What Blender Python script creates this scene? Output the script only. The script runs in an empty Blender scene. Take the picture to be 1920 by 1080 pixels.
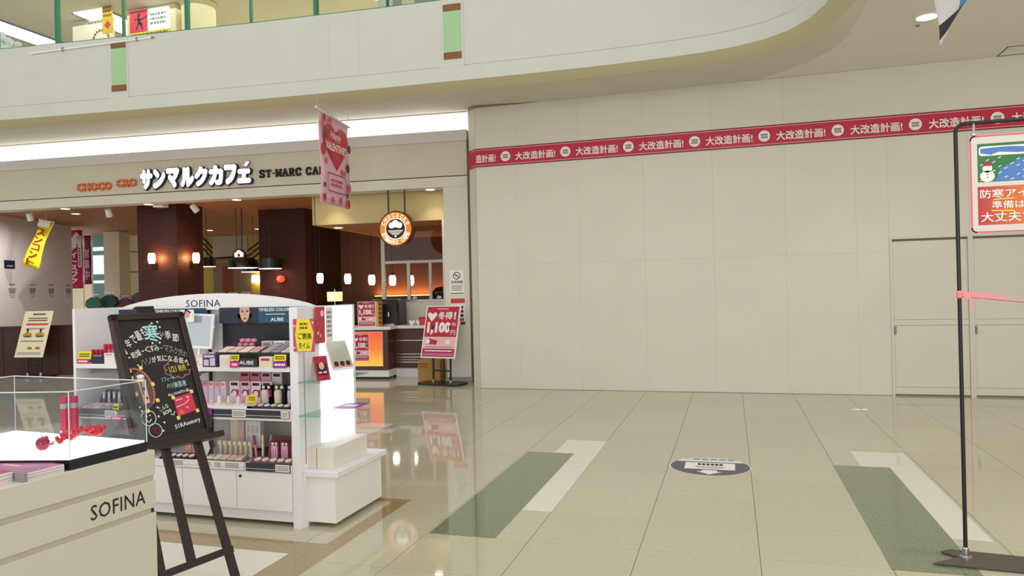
import bpy, math, random
from mathutils import Matrix, Vector
random.seed(7)
SC = bpy.context.scene
COL = SC.collection
pi = math.pi

# ------------------------------------------------------------------ camera
cam_d = bpy.data.cameras.new('camera'); cam = bpy.data.objects.new('camera', cam_d); COL.objects.link(cam)
cam_d.sensor_width = 36.0; cam_d.lens = 1372.4 / 1920 * 36; cam_d.clip_start = 0.05; cam_d.clip_end = 200
_Y = Vector(((1370.2 - 960) / 1372.4, (533.9 - 540) / 1372.4, 1)).normalized()
_h = Vector((1, -0.023, 0)); _X = (_h - _h.dot(_Y) * _Y).normalized(); _Z = _X.cross(_Y)
_r = Vector((_X[0], _Y[0], _Z[0])); _u = -Vector((_X[1], _Y[1], _Z[1])); _b = -Vector((_X[2], _Y[2], _Z[2]))
cam.matrix_world = Matrix(((_r[0], _u[0], _b[0], 0), (_r[1], _u[1], _b[1], 0), (_r[2], _u[2], _b[2], 1.5), (0, 0, 0, 1)))
SC.camera = cam
# ------------------------------------------------------------------ world, light, exposure
wd = bpy.data.worlds.new('world'); SC.world = wd; wd.use_nodes = True
wd.node_tree.nodes['Background'].inputs[0].default_value = (1.0, 0.985, 0.95, 1)
wd.node_tree.nodes['Background'].inputs[1].default_value = 0.90
def area(name, loc, rot, sx, sy, power, col=(1, 1, 1)):
    l = bpy.data.lights.new(name, 'AREA'); l.shape = 'RECTANGLE'; l.size = sx; l.size_y = sy; l.energy = power; l.color = col
    o = bpy.data.objects.new(name, l); COL.objects.link(o); o.location = loc; o.rotation_euler = rot; return o
area('atrium_light', (-4.5, 2.5, 9.5), (0, 0, 0), 9, 7, 120, (1, .98, .95))
area('hall_fill_light', (3.2, 2.2, 4.27), (0, 0, 0), 2.6, 4.0, 70, (1, .96, .89))  # added area fill under the ceiling, no fixture there
area('frontal_fill_light', (1.5, -12.0, 3.2), (pi/2, 0, 0), 10, 3.5, 620, (1, .985, .95))  # added fill behind the camera, brightens the hoarding and other fronts
area('far_mall_light', (-17.0, 20.0, 4.1), (0, 0, 0), 4, 4, 90, (1, .97, .93))
area('upper_floor_light', (-9.0, 11.5, 6.9), (0, 0, 0), 9, 3, 150, (1, .98, .95))
vs = SC.view_settings; vs.view_transform = 'Standard'; vs.look = 'None'; vs.gamma = 1; vs.exposure = 0.0; vs.use_curve_mapping = False
SC.cycles.max_bounces = 8; SC.cycles.transparent_max_bounces = 16; SC.cycles.use_denoising = True
SC.cycles.sample_clamp_indirect = 6

# ------------------------------------------------------------------ materials
def lin(c):
    return tuple((x / 12.92 if x <= .04045 else ((x + .055) / 1.055) ** 2.4) for x in [v / 255 for v in c])
MATS = {}
def mat(name, c, rough=.6, metal=0, emit=0, ecol=None, noise=0, nscale=8, bump=0, bscale=60, spec=.5, alpha=None, coat=0):
    if name in MATS: return MATS[name]
    m = bpy.data.materials.new(name); m.use_nodes = True; nt = m.node_tree; b = nt.nodes['Principled BSDF']
    col = (*lin(c), 1); b.inputs['Base Color'].default_value = col
    b.inputs['Roughness'].default_value = rough; b.inputs['Metallic'].default_value = metal
    b.inputs['Specular IOR Level'].default_value = spec
    if coat: b.inputs['Coat Weight'].default_value = coat; b.inputs['Coat Roughness'].default_value = .05
    if emit:
        b.inputs['Emission Color'].default_value = (*lin(ecol or c), 1); b.inputs['Emission Strength'].default_value = emit
    if noise or bump:
        tc = nt.nodes.new('ShaderNodeTexCoord')
    if noise:
        n = nt.nodes.new('ShaderNodeTexNoise'); n.inputs['Scale'].default_value = nscale; n.inputs['Detail'].default_value = 4
        r = nt.nodes.new('ShaderNodeValToRGB')
        r.color_ramp.elements[0].position = .3; r.color_ramp.elements[1].position = .7
        r.color_ramp.elements[0].color = tuple(max(0, x * (1 - noise)) for x in col[:3]) + (1,)
        r.color_ramp.elements[1].color = tuple(min(1, x * (1 + noise)) for x in col[:3]) + (1,)
        nt.links.new(tc.outputs['Object'], n.inputs['Vector']); nt.links.new(n.outputs['Fac'], r.inputs['Fac']); nt.links.new(r.outputs['Color'], b.inputs['Base Color'])
    if bump:
        n2 = nt.nodes.new('ShaderNodeTexNoise'); n2.inputs['Scale'].default_value = bscale
        bp = nt.nodes.new('ShaderNodeBump'); bp.inputs['Strength'].default_value = bump; bp.inputs['Distance'].default_value = .01
        nt.links.new(tc.outputs['Object'], n2.inputs['Vector']); nt.links.new(n2.outputs['Fac'], bp.inputs['Height']); nt.links.new(bp.outputs['Normal'], b.inputs['Normal'])
    MATS[name] = m; return m
def glassmat(name, tint=(240, 248, 245), gl=.08, rough=.02):
    m = bpy.data.materials.new(name); m.use_nodes = True; nt = m.node_tree; nt.nodes.clear()
    o = nt.nodes.new('ShaderNodeOutputMaterial'); t = nt.nodes.new('ShaderNodeBsdfTransparent'); g = nt.nodes.new('ShaderNodeBsdfGlossy')
    t.inputs[0].default_value = (*lin(tint), 1); g.inputs['Roughness'].default_value = rough
    lw = nt.nodes.new('ShaderNodeLayerWeight'); lw.inputs[0].default_value = .5
    pw = nt.nodes.new('ShaderNodeMath'); pw.operation = 'POWER'; pw.inputs[1].default_value = 5
    f = nt.nodes.new('ShaderNodeMath'); f.operation = 'MULTIPLY_ADD'; f.inputs[1].default_value = .6; f.inputs[2].default_value = gl*.35
    nt.links.new(lw.outputs['Facing'], pw.inputs[0]); nt.links.new(pw.outputs[0], f.inputs[0])
    mx = nt.nodes.new('ShaderNodeMixShader')
    nt.links.new(f.outputs[0], mx.inputs[0]); nt.links.new(t.outputs[0], mx.inputs[1]); nt.links.new(g.outputs[0], mx.inputs[2]); nt.links.new(mx.outputs[0], o.inputs[0])
    MATS[name] = m; return m
def brickmat(name, c1, c2, cm, sx=1, row=.05, bw=.21, axis='xz', rough=.7):
    m = bpy.data.materials.new(name); m.use_nodes = True; nt = m.node_tree; b = nt.nodes['Principled BSDF']
    tc = nt.nodes.new('ShaderNodeTexCoord'); sp = nt.nodes.new('ShaderNodeSeparateXYZ'); cb = nt.nodes.new('ShaderNodeCombineXYZ'); br = nt.nodes.new('ShaderNodeTexBrick')
    ad = nt.nodes.new('ShaderNodeMath'); ad.operation = 'ADD'
    nt.links.new(tc.outputs['Object'], sp.inputs[0]); nt.links.new(sp.outputs[0], ad.inputs[0]); nt.links.new(sp.outputs[1], ad.inputs[1])
    nt.links.new(ad.outputs[0], cb.inputs[0]); nt.links.new(sp.outputs[2], cb.inputs[1]); nt.links.new(cb.outputs[0], br.inputs['Vector'])
    br.inputs['Scale'].default_value = 1; br.inputs['Brick Width'].default_value = bw; br.inputs['Row Height'].default_value = row; br.inputs['Mortar Size'].default_value = .006
    for k, c in zip(('Color1', 'Color2', 'Mortar'), (c1, c2, cm)): br.inputs[k].default_value = (*lin(c), 1)
    bp = nt.nodes.new('ShaderNodeBump'); bp.inputs['Strength'].default_value = .6; bp.inputs['Distance'].default_value = .01
    nt.links.new(br.outputs['Fac'], bp.inputs['Height']); bp.invert = True; nt.links.new(bp.outputs['Normal'], b.inputs['Normal'])
    nt.links.new(br.outputs['Color'], b.inputs['Base Color']); b.inputs['Roughness'].default_value = rough
    MATS[name] = m; return m
def gradmat(name, ca, cb_, cc, axis=0, lo=-.5, hi=.5, emit=0):
    m = bpy.data.materials.new(name); m.use_nodes = True; nt = m.node_tree; b = nt.nodes['Principled BSDF']
    tc = nt.nodes.new('ShaderNodeTexCoord'); sp = nt.nodes.new('ShaderNodeSeparateXYZ'); mr = nt.nodes.new('ShaderNodeMapRange'); r = nt.nodes.new('ShaderNodeValToRGB')
    mr.inputs[1].default_value = lo; mr.inputs[2].default_value = hi
    nt.links.new(tc.outputs['Object'], sp.inputs[0]); nt.links.new(sp.outputs[axis], mr.inputs[0]); nt.links.new(mr.outputs[0], r.inputs[0])
    r.color_ramp.elements[0].color = (*lin(ca), 1); r.color_ramp.elements[1].color = (*lin(cc), 1); e = r.color_ramp.elements.new(.5); e.color = (*lin(cb_), 1)
    nt.links.new(r.outputs[0], b.inputs['Base Color']); b.inputs['Roughness'].default_value = .4
    if emit: nt.links.new(r.outputs[0], b.inputs['Emission Color']); b.inputs['Emission Strength'].default_value = emit
    MATS[name] = m; return m

WHITE = mat('white_paint', (226, 224, 216), .5, noise=.02, nscale=5)
PARA = mat('parapet_paint', (201, 203, 194), .6, noise=.025, nscale=2.5)
CREAM = mat('cream_trim_paint', (212, 206, 172), .6)
SOFFIT_SHADE = mat('soffit_cove_shade', (214, 211, 196), .7, noise=.02, nscale=3)  # soffit shade put into the colour, darker than the ceiling
CEILP = mat('ceiling_paint', (232, 227, 218), .7, noise=.015, nscale=3)
HOARD = mat('hoarding_board', (216, 213, 200), .45, noise=.02, nscale=2, bump=.05, bscale=30)
GAP = mat('joint_shadow_gap', (150, 145, 130), .8)
TILE = mat('beige_stone_tile', (191, 184, 157), .045, noise=.035, nscale=26, spec=.55)
TILE2 = mat('beige_stone_tile_light', (194, 187, 161), .05, noise=.035, nscale=24, spec=.55)
GROUT = mat('tile_grout', (150, 142, 115), .7)
GREENT = mat('green_granite', (118, 130, 100), .06, noise=.28, nscale=70, spec=.55)
WHITET = mat('white_marble', (226, 222, 208), .05, noise=.02, nscale=12, spec=.55)
BROWNT = mat('brown_marble', (160, 138, 98), .06, noise=.12, nscale=40, spec=.55)
BLACK = mat('black_plastic', (22, 20, 20), .35)
BLACKM = mat('black_metal', (26, 22, 20), .3, metal=.2)
CRIM = mat('crimson_print', (190, 8, 58), .45)
CRIMD = mat('dark_crimson_print', (105, 0, 18), .45)
PINKL = mat('pale_pink_print', (250, 190, 200), .5)
PINK = mat('pink_print', (236, 150, 172), .5)
PAPER = mat('white_paper', (242, 240, 236), .5)
INK = mat('black_ink', (24, 22, 24), .5)
GREY = mat('grey_print', (140, 138, 138), .6)
STEEL = mat('steel', (190, 190, 192), .25, metal=.9)
YEL = mat('yellow_card', (236, 222, 40), .5)
GLASS = glassmat('clear_glass'); GLASSG = glassmat('green_edge_glass', (232, 246, 242), .1)
ACRYL = glassmat('acrylic_sheet', (246, 248, 250), .07, .01)
SHELFW = mat('white_laminate', (240, 239, 241), .35)
GOND = mat('gondola_cream_laminate', (246, 244, 241), .35)

# ------------------------------------------------------------------ mesh helpers
class MB:
    def __init__(s): s.v = []; s.f = []; s.m = []; s.cur = 0
    def add(s, vs_, fs):
        n = len(s.v); s.v += [tuple(v) for v in vs_]
        for f in fs: s.f.append([i + n for i in f]); s.m.append(s.cur)
        return s
    def box(s, x0, x1, y0, y1, z0, z1):
        return s.add([(x0,y0,z0),(x1,y0,z0),(x1,y1,z0),(x0,y1,z0),(x0,y0,z1),(x1,y0,z1),(x1,y1,z1),(x0,y1,z1)],
                     [(0,3,2,1),(4,5,6,7),(0,1,5,4),(1,2,6,5),(2,3,7,6),(3,0,4,7)])
    def bbox(s, x0, x1, y0, y1, z0, z1, b=.004):
        # box with chamfered vertical edges and top
        P = [(x0+b,y0),(x1-b,y0),(x1,y0+b),(x1,y1-b),(x1-b,y1),(x0+b,y1),(x0,y1-b),(x0,y0+b)]
        Q = [(min(max(x,x0+b),x1-b), min(max(y,y0+b),y1-b)) for x, y in P]
        V = [(x,y,z0) for x,y in P] + [(x,y,z1-b) for x,y in P] + [(x,y,z1) for x,y in Q]
        F = [tuple(reversed(range(8)))]
        for k in (0, 8):
            for i in range(8): j = (i+1) % 8; F.append((k+i,k+j,k+8+j,k+8+i))
        F.append(tuple(range(16, 24)))
        return s.add(V, F)
    def hexa(s, P):
        return s.add(P, [(0,3,2,1),(4,5,6,7),(0,1,5,4),(1,2,6,5),(2,3,7,6),(3,0,4,7)])
    def prism(s, pts, y0, y1):      # polygon in XZ (counter-clockwise seen from -Y), extruded along Y
        n = len(pts)
        V = [(x, y0, z) for x, z in pts] + [(x, y1, z) for x, z in pts]
        F = [tuple(range(n)), tuple(reversed(range(n, 2*n)))] + [(i, i+n, (i+1) % n + n, (i+1) % n) for i in range(n)]
        return s.add(V, F)
    def prismz(s, pts, z0, z1):     # polygon in XY extruded along Z
        n = len(pts)
        V = [(x, y, z0) for x, y in pts] + [(x, y, z1) for x, y in pts]
        F = [tuple(reversed(range(n))), tuple(range(n, 2*n))] + [(i, (i+1) % n, (i+1) % n + n, i+n) for i in range(n)]
        return s.add(V, F)
    def tube(s, pts, r, n=10, close=True):
        pts = [Vector(p) for p in pts]; rs = r if isinstance(r, (list, tuple)) else [r]*len(pts)
        rings = []; up = None
        for i, p in enumerate(pts):
            d = (pts[min(i+1, len(pts)-1)] - pts[max(i-1, 0)]).normalized()
            if up is None: up = Vector((0,0,1)) if abs(d.z) < .9 else Vector((1,0,0))
            a = d.cross(up).normalized(); b = a.cross(d).normalized(); up = b
            rings.append([p + (a*math.cos(t) + b*math.sin(t))*rs[i] for t in [2*pi*k/n for k in range(n)]])
        V = [v for R in rings for v in R]; F = []
        for i in range(len(pts)-1):
            for k in range(n): F.append((i*n+k, i*n+(k+1) % n, (i+1)*n+(k+1) % n, (i+1)*n+k))
        if close: F.append(tuple(reversed(range(n)))); F.append(tuple(range((len(pts)-1)*n, len(pts)*n)))
        return s.add(V, F)
    def lathe(s, prof, n=24, c=(0,0,0)):
        V = []; F = []
        for r, z in prof: V += [(c[0]+r*math.cos(2*pi*k/n), c[1]+r*math.sin(2*pi*k/n), c[2]+z) for k in range(n)]
        for i in range(len(prof)-1):
            for k in range(n): F.append((i*n+k, i*n+(k+1) % n, (i+1)*n+(k+1) % n, (i+1)*n+k))
        F.append(tuple(reversed(range(n)))); F.append(tuple(range((len(prof)-1)*n, len(prof)*n)))
        return s.add(V, F)
    def mesh(s, name, mats, smooth=False):
        me = bpy.data.meshes.new(name); me.from_pydata(s.v, [], s.f)
        for m in (mats if isinstance(mats, (list, tuple)) else [mats]): me.materials.append(m)
        for p, k in zip(me.polygons, s.m): p.material_index = k; p.use_smooth = smooth
        me.update(); return me
    def build(s, name, mats, parent=None, loc=None, rotz=0, smooth=False):
        me = s.mesh(name, mats, smooth)
        if smooth:
            try: me.set_sharp_from_angle(angle=.7)
            except Exception: pass
        return link(name, me, parent, loc, rotz)
def link(name, me, parent=None, loc=None, rotz=0):
    o = bpy.data.objects.new(name, me); COL.objects.link(o)
    if loc is not None: o.location = loc
    o.rotation_euler = (0, 0, rotz); o.parent = parent
    return o
def thing(name, label, cat, loc=(0,0,0), rot=0, group=None):
    o = bpy.data.objects.new(name, None); COL.objects.link(o); o.location = loc; o.empty_display_size = .1
    o.rotation_euler = rot if isinstance(rot, tuple) else (0, 0, rot)
    return tag(o, label, cat, group)
def tag(o, label=None, cat=None, group=None, kind=None):
    for k, v in (('label', label), ('category', cat), ('group', group), ('kind', kind)):
        if v: o[k] = v
    return o
def struct(o, label=None): o['kind'] = 'structure'; return o if not label else tag(o, label)
def box(name, m, parent, x0, x1, y0, y1, z0, z1, b=0):
    mb = MB(); (mb.bbox(x0,x1,y0,y1,z0,z1,b) if b else mb.box(x0,x1,y0,y1,z0,z1)); return mb.build(name, m, parent)
def art(name, m, parent, polys, y=0, t=.0008):        # flat print on a face that looks to -Y
    mb = MB()
    for p in polys:
        a = sum(p[i][0]*p[(i+1) % len(p)][1]-p[(i+1) % len(p)][0]*p[i][1] for i in range(len(p)))
        mb.prism(p if a > 0 else p[::-1], y - t, y)
    return mb.build(name, m, parent)
def R4(x0, x1, z0, z1): return [(x0,z0),(x1,z0),(x1,z1),(x0,z1)]
def disc(cx, cz, rx, rz=None, n=28, a0=0, a1=2*pi):
    rz = rz or rx
    k = n if abs(a1-a0-2*pi) < 1e-6 else n+1
    return [(cx+rx*math.cos(a0+(a1-a0)*i/n), cz+rz*math.sin(a0+(a1-a0)*i/n)) for i in range(k)]
def rrect(x0, x1, z0, z1, r, n=5):
    P = []
    for cx, cz, a in ((x1-r,z0+r,-pi/2),(x1-r,z1-r,0),(x0+r,z1-r,pi/2),(x0+r,z0+r,pi)):
        P += [(cx+r*math.cos(a+pi/2*i/n), cz+r*math.sin(a+pi/2*i/n)) for i in range(n+1)]
    return P
def stroke(pts, w, closed=False):                      # ribbon quads along a polyline
    out = []; n = len(pts); seg = range(n if closed else n-1)
    for i in seg:
        (x0,z0),(x1,z1) = pts[i], pts[(i+1) % n]; d = math.hypot(x1-x0, z1-z0) or 1e-6
        ex, ez = (x1-x0)/d*w*.35, (z1-z0)/d*w*.35; nx, nz = -(z1-z0)/d*w/2, (x1-x0)/d*w/2
        out.append([(x0-ex-nx,z0-ez-nz),(x1+ex-nx,z1+ez-nz),(x1+ex+nx,z1+ez+nz),(x0-ex+nx,z0-ez+nz)])
    return out
_TC = {}
def text_verts(body, bold=0., res=2, spacing=1.0):
    k = (body, bold, res, spacing)
    if k not in _TC:
        c = bpy.data.curves.new('t', 'FONT'); c.body = body; c.size = 1; c.resolution_u = res; c.offset = bold; c.fill_mode = 'FRONT'; c.space_character = spacing
        o = bpy.data.objects.new('t', c); COL.objects.link(o)
        dg = bpy.context.evaluated_depsgraph_get(); me = bpy.data.meshes.new_from_object(o.evaluated_get(dg))
        _TC[k] = ([v.co.copy() for v in me.vertices], [list(p.vertices) for p in me.polygons])
        bpy.data.objects.remove(o); bpy.data.curves.remove(c); bpy.data.meshes.remove(me)
    return _TC[k]
def text(name, body, m, parent, x0=None, x1=None, z0=0, z1=1, y=0, bold=.0, lift=.001, rot=0, res=2, depth=0, shear=0, spacing=1.0):
    # lettering fitted into the rectangle x0..x1, z0..z1 on a face that looks to -Y
    if bold > 0 and any(ord(c) > 0x2e80 for c in body):     # heavier strokes for dense characters: overlaid shifted copies
        V0, F0 = text_verts(body, 0., res, spacing); V, F = [], []
        for q in range(8 if bold > .04 else 4):
            a_ = 2*pi*q/(8 if bold > .04 else 4)+pi/4; k0 = len(V); off = Vector((math.cos(a_)*bold, math.sin(a_)*bold, q*.0003))
            V += [v+off for v in V0]; F += [[i+k0 for i in f] for f in F0]
    else:
        V, F = text_verts(body, bold, res, spacing)
    ax = min(v.x for v in V); bx = max(v.x for v in V); ay = min(v.y for v in V); by = max(v.y for v in V)
    sz = (z1-z0)/max(by-ay, 1e-6); sx = (x1-x0)/max(bx-ax, 1e-6) if x1 is not None else sz
    cx = x0+(bx-ax)*sx/2; cz = (z0+z1)/2; ca, sa = math.cos(rot), math.sin(rot)
    P = []
    for v in V:
        px = (v.x-(ax+bx)/2)*sx; pz = (v.y-(ay+by)/2)*sz; px += shear*pz
        P.append((cx+px*ca-pz*sa, y-lift-v.z, cz+px*sa+pz*ca))
    mb = MB(); mb.add(P, F)
    if depth:
        n = len(P); mb.add([(p[0], p[1]+depth, p[2]) for p in P], [])
        ec = {}
        for f in F:
            for i in range(len(f)):
                a, b = f[i], f[(i+1) % len(f)]; ec[(a, b)] = ec.get((a, b), 0)+1
        for (a, b) in ec:
            if (b, a) not in ec: mb.f.append([a, a+n, b+n, b]); mb.m.append(0)
    return mb.build(name, m, parent)
def greek(name, m, parent, x0, x1, z0, z1, rows, y=0, seed=0):   # unreadably small lines of print
    rnd = random.Random(seed); P = []; h = (z1-z0)/rows
    for r in range(rows):
        x = x0; zc = z1-h*(r+.5)
        while x < x1-.15*h:
            w = min(h*rnd.uniform(.5, 1.1), x1-x); P.append(R4(x, x+w*.8, zc-h*.28, zc+h*.28)); x += w
    return art(name, m, parent, P, y)
ORD = ['leftmost', 'second from left', 'third from left', 'fourth from left', 'fifth from left', 'sixth from left', 'seventh from left', 'eighth from left', 'ninth from left']
def ordl(i, n): return 'rightmost' if (i == n-1 and n > 1) else ORD[i]
TH = math.radians(4.9); CT, ST = math.cos(TH), math.sin(TH); OX, OY = -4.05, 11.2
def cp(u, w, z=0): return (OX+u*CT-w*ST, OY+u*ST+w*CT, z)

# ================================================================== STRUCTURE
# ---- floor: tiles over grout
TX, TY = .655, .579; GX0, GY0 = -1.19, 4.205
gr = MB(); gr.box(-18, 9, -3, 28, -.1, -.003); floor = struct(gr.build('floor', GROUT))
g = .0022
tm = [MB().bbox(-TX/2+g, TX/2-g, -TY/2+g, TY/2-g, -.012, 0, .0009).mesh('tile', m) for m in (TILE, TILE2)]
def tile_at(i, j): return link('tile', tm[(i*7+j*13) % 5 % 2], floor, (GX0+(i+.5)*TX, GY0+(j+.5)*TY, 0))
near = set()
for i in range(-5, 8):
    for j in range(-3, 14):
        near.add((i, j)); tile_at(i, j)
far = MB()
for i in range(-26, 16):
    for j in range(-12, 41):
        if (i, j) in near: continue
        x, y = GX0+(i+.5)*TX, GY0+(j+.5)*TY
        far.box(x-TX/2+g, x+TX/2-g, y-TY/2+g, y+TY/2-g, -.012, 0)
far = far.build('far_tiles', TILE, floor); far['kind'] = 'stuff'
def inlay(name, m, x0, x1, y0, y1, cuts=True):
    ys = [y0] + ([GY0+k*TY for k in range(-4, 12) if y0+.05 < GY0+k*TY < y1-.05] if cuts else []) + [y1]
    for a, b in zip(ys, ys[1:]):
        MB().bbox(x0+.001, x1-.001, a+.001, b-.001, -.002, .0009, .0006).build(name, m, floor)
inlay('green_inlay', GREENT, -1.832, -1.398, 4.205, 6.525); inlay('white_inlay', WHITET, -1.398, -1.188, 4.787, 6.525); inlay('white_inlay', WHITET, -1.582, -1.188, 6.525, 7.105)
inlay('green_inlay', GREENT, .766, 1.192, 4.205, 6.505); inlay('white_inlay', WHITET, 1.192, 1.405, 4.785, 6.505); inlay('white_inlay', WHITET, .978, 1.405, 6.505, 7.07)
inlay('white_inlay', WHITET, -4.12, -3.72, 6.0, 7.62)
inlay('brown_inlay', BROWNT, -2.36, -2.245, 3.885, 4.85, False); inlay('brown_inlay', BROWNT, -4.6, -2.36, 4.765, 4.85, False)
inlay('brown_inlay', BROWNT, -4.8, -2.245, 3.69, 3.885, False); inlay('brown_inlay', BROWNT, -2.49, -2.245, 2.6, 3.69, False); inlay('white_inlay', WHITET, -4.8, -2.49, 2.6, 3.69, False)

# ---- hoarding wall with separate boards, and the two doors
YW = 10.61
core = MB(); core.box(-3.69, 7.2, YW+.012, YW+.1, 0, 4.3)
core.hexa([(-3.71,YW,0),(-3.69,YW+.1,0),(-3.84,YW+.25,0),(-3.87,YW+.16,0),(-3.71,YW,4.3),(-3.69,YW+.1,4.3),(-3.84,YW+.25,4.3),(-3.87,YW+.16,4.3)])
core.hexa([(-3.87,YW+.16,0),(-3.84,YW+.2,0),(-3.95,OY+.3,0),(-4.02,OY+.02,0),(-3.87,YW+.16,4.4),(-3.84,YW+.2,4.4),(-3.95,OY+.3,4.4),(-4.02,OY+.02,4.4)])
wall = struct(core.build('wall_back', HOARD))
xs = [-3.705, -3.06, -2.113, -1.166, -.212, .735, 1.612, 2.0]
for a, b in zip(xs, xs[1:]):
    for z0, z1 in ((.006, 1.885), (1.885, 4.298)):
        MB().bbox(a+.0004, b-.0004, YW-.004, YW+.011, z0+.0004, z1-.0004, .0005).build('panel', HOARD, wall)
for a, b in ((2.0, 2.93), (2.93, 3.86), (3.86, 4.79), (4.79, 7.2)):
    MB().bbox(a+.0004, b-.0004, YW-.004, YW+.011, 2.075, 4.298, .0005).build('panel', HOARD, wall)
DARKL = mat('door_shadow_line', (110, 103, 88), .7); DOORP = mat('door_panel_paint', (214, 209, 195), .42, noise=.015, nscale=3)
def door(n, x0, x1, lab):
    d = thing('door_%d' % n, lab, 'door', (x0, YW, 0)); d['kind'] = 'structure'; w = x1-x0
    box('frame', DOORP, d, .0005, .028, -.02, -.0045, 0, 2.045); box('frame', DOORP, d, w-.028, w-.0005, -.02, -.0045, 0, 2.045); box('frame', DOORP, d, .0005, w-.0005, -.02, -.0045, 2.045, 2.075)
    box('track', DARKL, d, .028, w-.028, -.003, .01, 2.018, 2.045)  # shade of the recess under the top frame, put in as a dark strip
    MB().bbox(.03, w-.03, .0, .011, .118, .915, .002).build('lower_panel', DOORP, d); MB().bbox(.03, w-.03, .0, .011, .994, 2.016, .002).build('upper_panel', DOORP, d)
    MB().bbox(.03, w-.03, -.006, .011, .92, .989, .002).build('middle_rail', DOORP, d); MB().bbox(.03, w-.03, -.006, .011, .022, .112, .002).build('bottom_rail', DOORP, d)
    box('threshold', DARKL, d, .0, w, -.004, .01, .006, .02)
    h = MB(); h.bbox(.036, .06, -.016, -.004, .80, .905, .004); h.build('handle', GREY, d)
    return d
door(1, 2.0, 2.93, 'flush white hoarding door fully in view left of the pole'); door(2, 2.93, 3.86, 'second white hoarding door cut off at the right edge'); 
core2 = MB(); core2.box(4.79, 7.2, YW-.004, YW+.011, 0, 2.07); core2.box(3.86, 4.79, YW-.004, YW+.011, 0, 2.07); core2.build('panel', HOARD, wall)
# crimson band running along the hoarding
band = thing('banner_strip', 'crimson printed strip with repeated white Japanese slogan along the white hoarding', 'banner', (0, YW-.004, 0))
bm = MB(); bm.box(-3.71, 7.1, -.006, .0, 3.388, 3.668); bm.hexa([(-3.71,-.006,3.388),(-3.71,.0,3.388),(-3.872,.155,3.388),(-3.876,.151,3.388),(-3.71,-.006,3.668),(-3.71,.0,3.668),(-3.872,.155,3.668),(-3.876,.151,3.668)])
bm.build('strip', CRIM, band)
for z0, z1, m in ((3.656, 3.669, CRIMD), (3.387, 3.400, CRIMD), (3.643, 3.650, PINKL), (3.407, 3.414, PINKL)):
    b2 = MB(); b2.box(-3.71, 7.1, -.0075, -.0055, z0, z1); b2.hexa([(-3.71,-.0075,z0),(-3.71,-.0055,z0),(-3.874,.153,z0),(-3.8755,.1515,z0),(-3.71,-.0075,z1),(-3.71,-.0055,z1),(-3.874,.153,z1),(-3.8755,.1515,z1)])
    b2.build('border_line', m, band)
for k in range(9):
    cx = -3.225+.9275*k; s = art('badge', PAPER, band, [disc(cx, 3.525, .076)], -.0062)
    art('badge_print', GREY, s, [R4(cx-.045, cx+.045, 3.534, 3.556), R4(cx-.045, cx+.045, 3.494, 3.514)], -.0072); art('badge_line', CRIM, s, [R4(cx-.04, cx+.04, 3.519, 3.528)], -.0072)
    text('slogan', '大改造計画!', PAPER, band, cx+.155, cx+.775, 3.452, 3.575, -.0065, bold=.026)
text('slogan', '造計画!', PAPER, band, -3.70, -3.38, 3.452, 3.575, -.0065, bold=.026)

# ---- balcony: parapet, chamfer, soffit, glass
PATH = [(-15.5,7.95),(-12.9,8.21),(-10.58,8.44),(-8.4,8.655),(-6.33,8.826),(-4.4,8.945),(-2.63,9.015),(-1.6,9.03),(-1.0,9.015),(-.62,8.99),(-.24,8.95),(.1,8.87),(.42,8.73),(.68,8.5),(.86,8.2),(.97,7.85),(1.02,7.5),(1.04,7.0),(1.05,6.0),(1.05,4.5),(1.05,2.5)]
def offs(path, d):
    out = []
    for i, (x, y) in enumerate(path):
        a = path[max(i-1, 0)]; b = path[min(i+1, len(path)-1)]; tx, ty = b[0]-a[0], b[1]-a[1]; l = math.hypot(tx, ty)
        out.append((x-ty/l*d, y+tx/l*d))
    return out
def sweep(name, prof, m, parent=None, path=PATH, smooth=True):   # prof: (offset away from the void, z)
    mb = MB(); rows = [offs(path, d) for d, z in prof]; n = len(path)
    mb.add([(x, y, prof[k][1]) for k in range(len(prof)) for x, y in rows[k]], [(k*n+i, k*n+i+1, (k+1)*n+i+1, (k+1)*n+i) for k in range(len(prof)-1) for i in range(n-1)])
    return mb.build(name, m, parent, smooth=smooth)
ZT = 5.33
para = struct(sweep('wall_balcony', [(.30, 4.36), (.3, ZT), (0, ZT), (0, 4.452)], PARA), 'pale balcony parapet that curves toward the camera')
sweep('ledge', [(.004, 4.452), (.004, 4.444), (-.018, 4.440), (-.018, 4.25), (.19, 4.18)], PARA, para)
sweep('chamfer', [(-.0182, 4.249), (.192, 4.178), (.2, 4.178)], CREAM, para)
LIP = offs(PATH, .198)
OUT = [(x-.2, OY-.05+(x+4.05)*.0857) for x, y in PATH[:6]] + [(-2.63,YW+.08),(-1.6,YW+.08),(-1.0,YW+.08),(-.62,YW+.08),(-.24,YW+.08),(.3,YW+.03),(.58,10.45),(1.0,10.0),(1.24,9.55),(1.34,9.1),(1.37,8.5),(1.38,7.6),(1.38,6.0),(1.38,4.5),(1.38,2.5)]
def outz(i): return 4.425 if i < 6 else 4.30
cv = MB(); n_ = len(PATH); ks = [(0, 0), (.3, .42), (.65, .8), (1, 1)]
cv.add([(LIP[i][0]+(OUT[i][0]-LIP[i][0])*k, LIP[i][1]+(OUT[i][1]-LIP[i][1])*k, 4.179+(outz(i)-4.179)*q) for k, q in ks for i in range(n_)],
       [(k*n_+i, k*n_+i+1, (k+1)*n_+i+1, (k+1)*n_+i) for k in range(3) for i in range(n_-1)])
cv.build('cove', SOFFIT_SHADE, para, smooth=True)
def on_path(x):
    for (ax, ay), (bx, by) in zip(PATH, PATH[1:]):
        if ax <= x <= bx: return ay+(by-ay)*(x-ax)/(bx-ax), math.atan2(by-ay, bx-ax)
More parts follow.
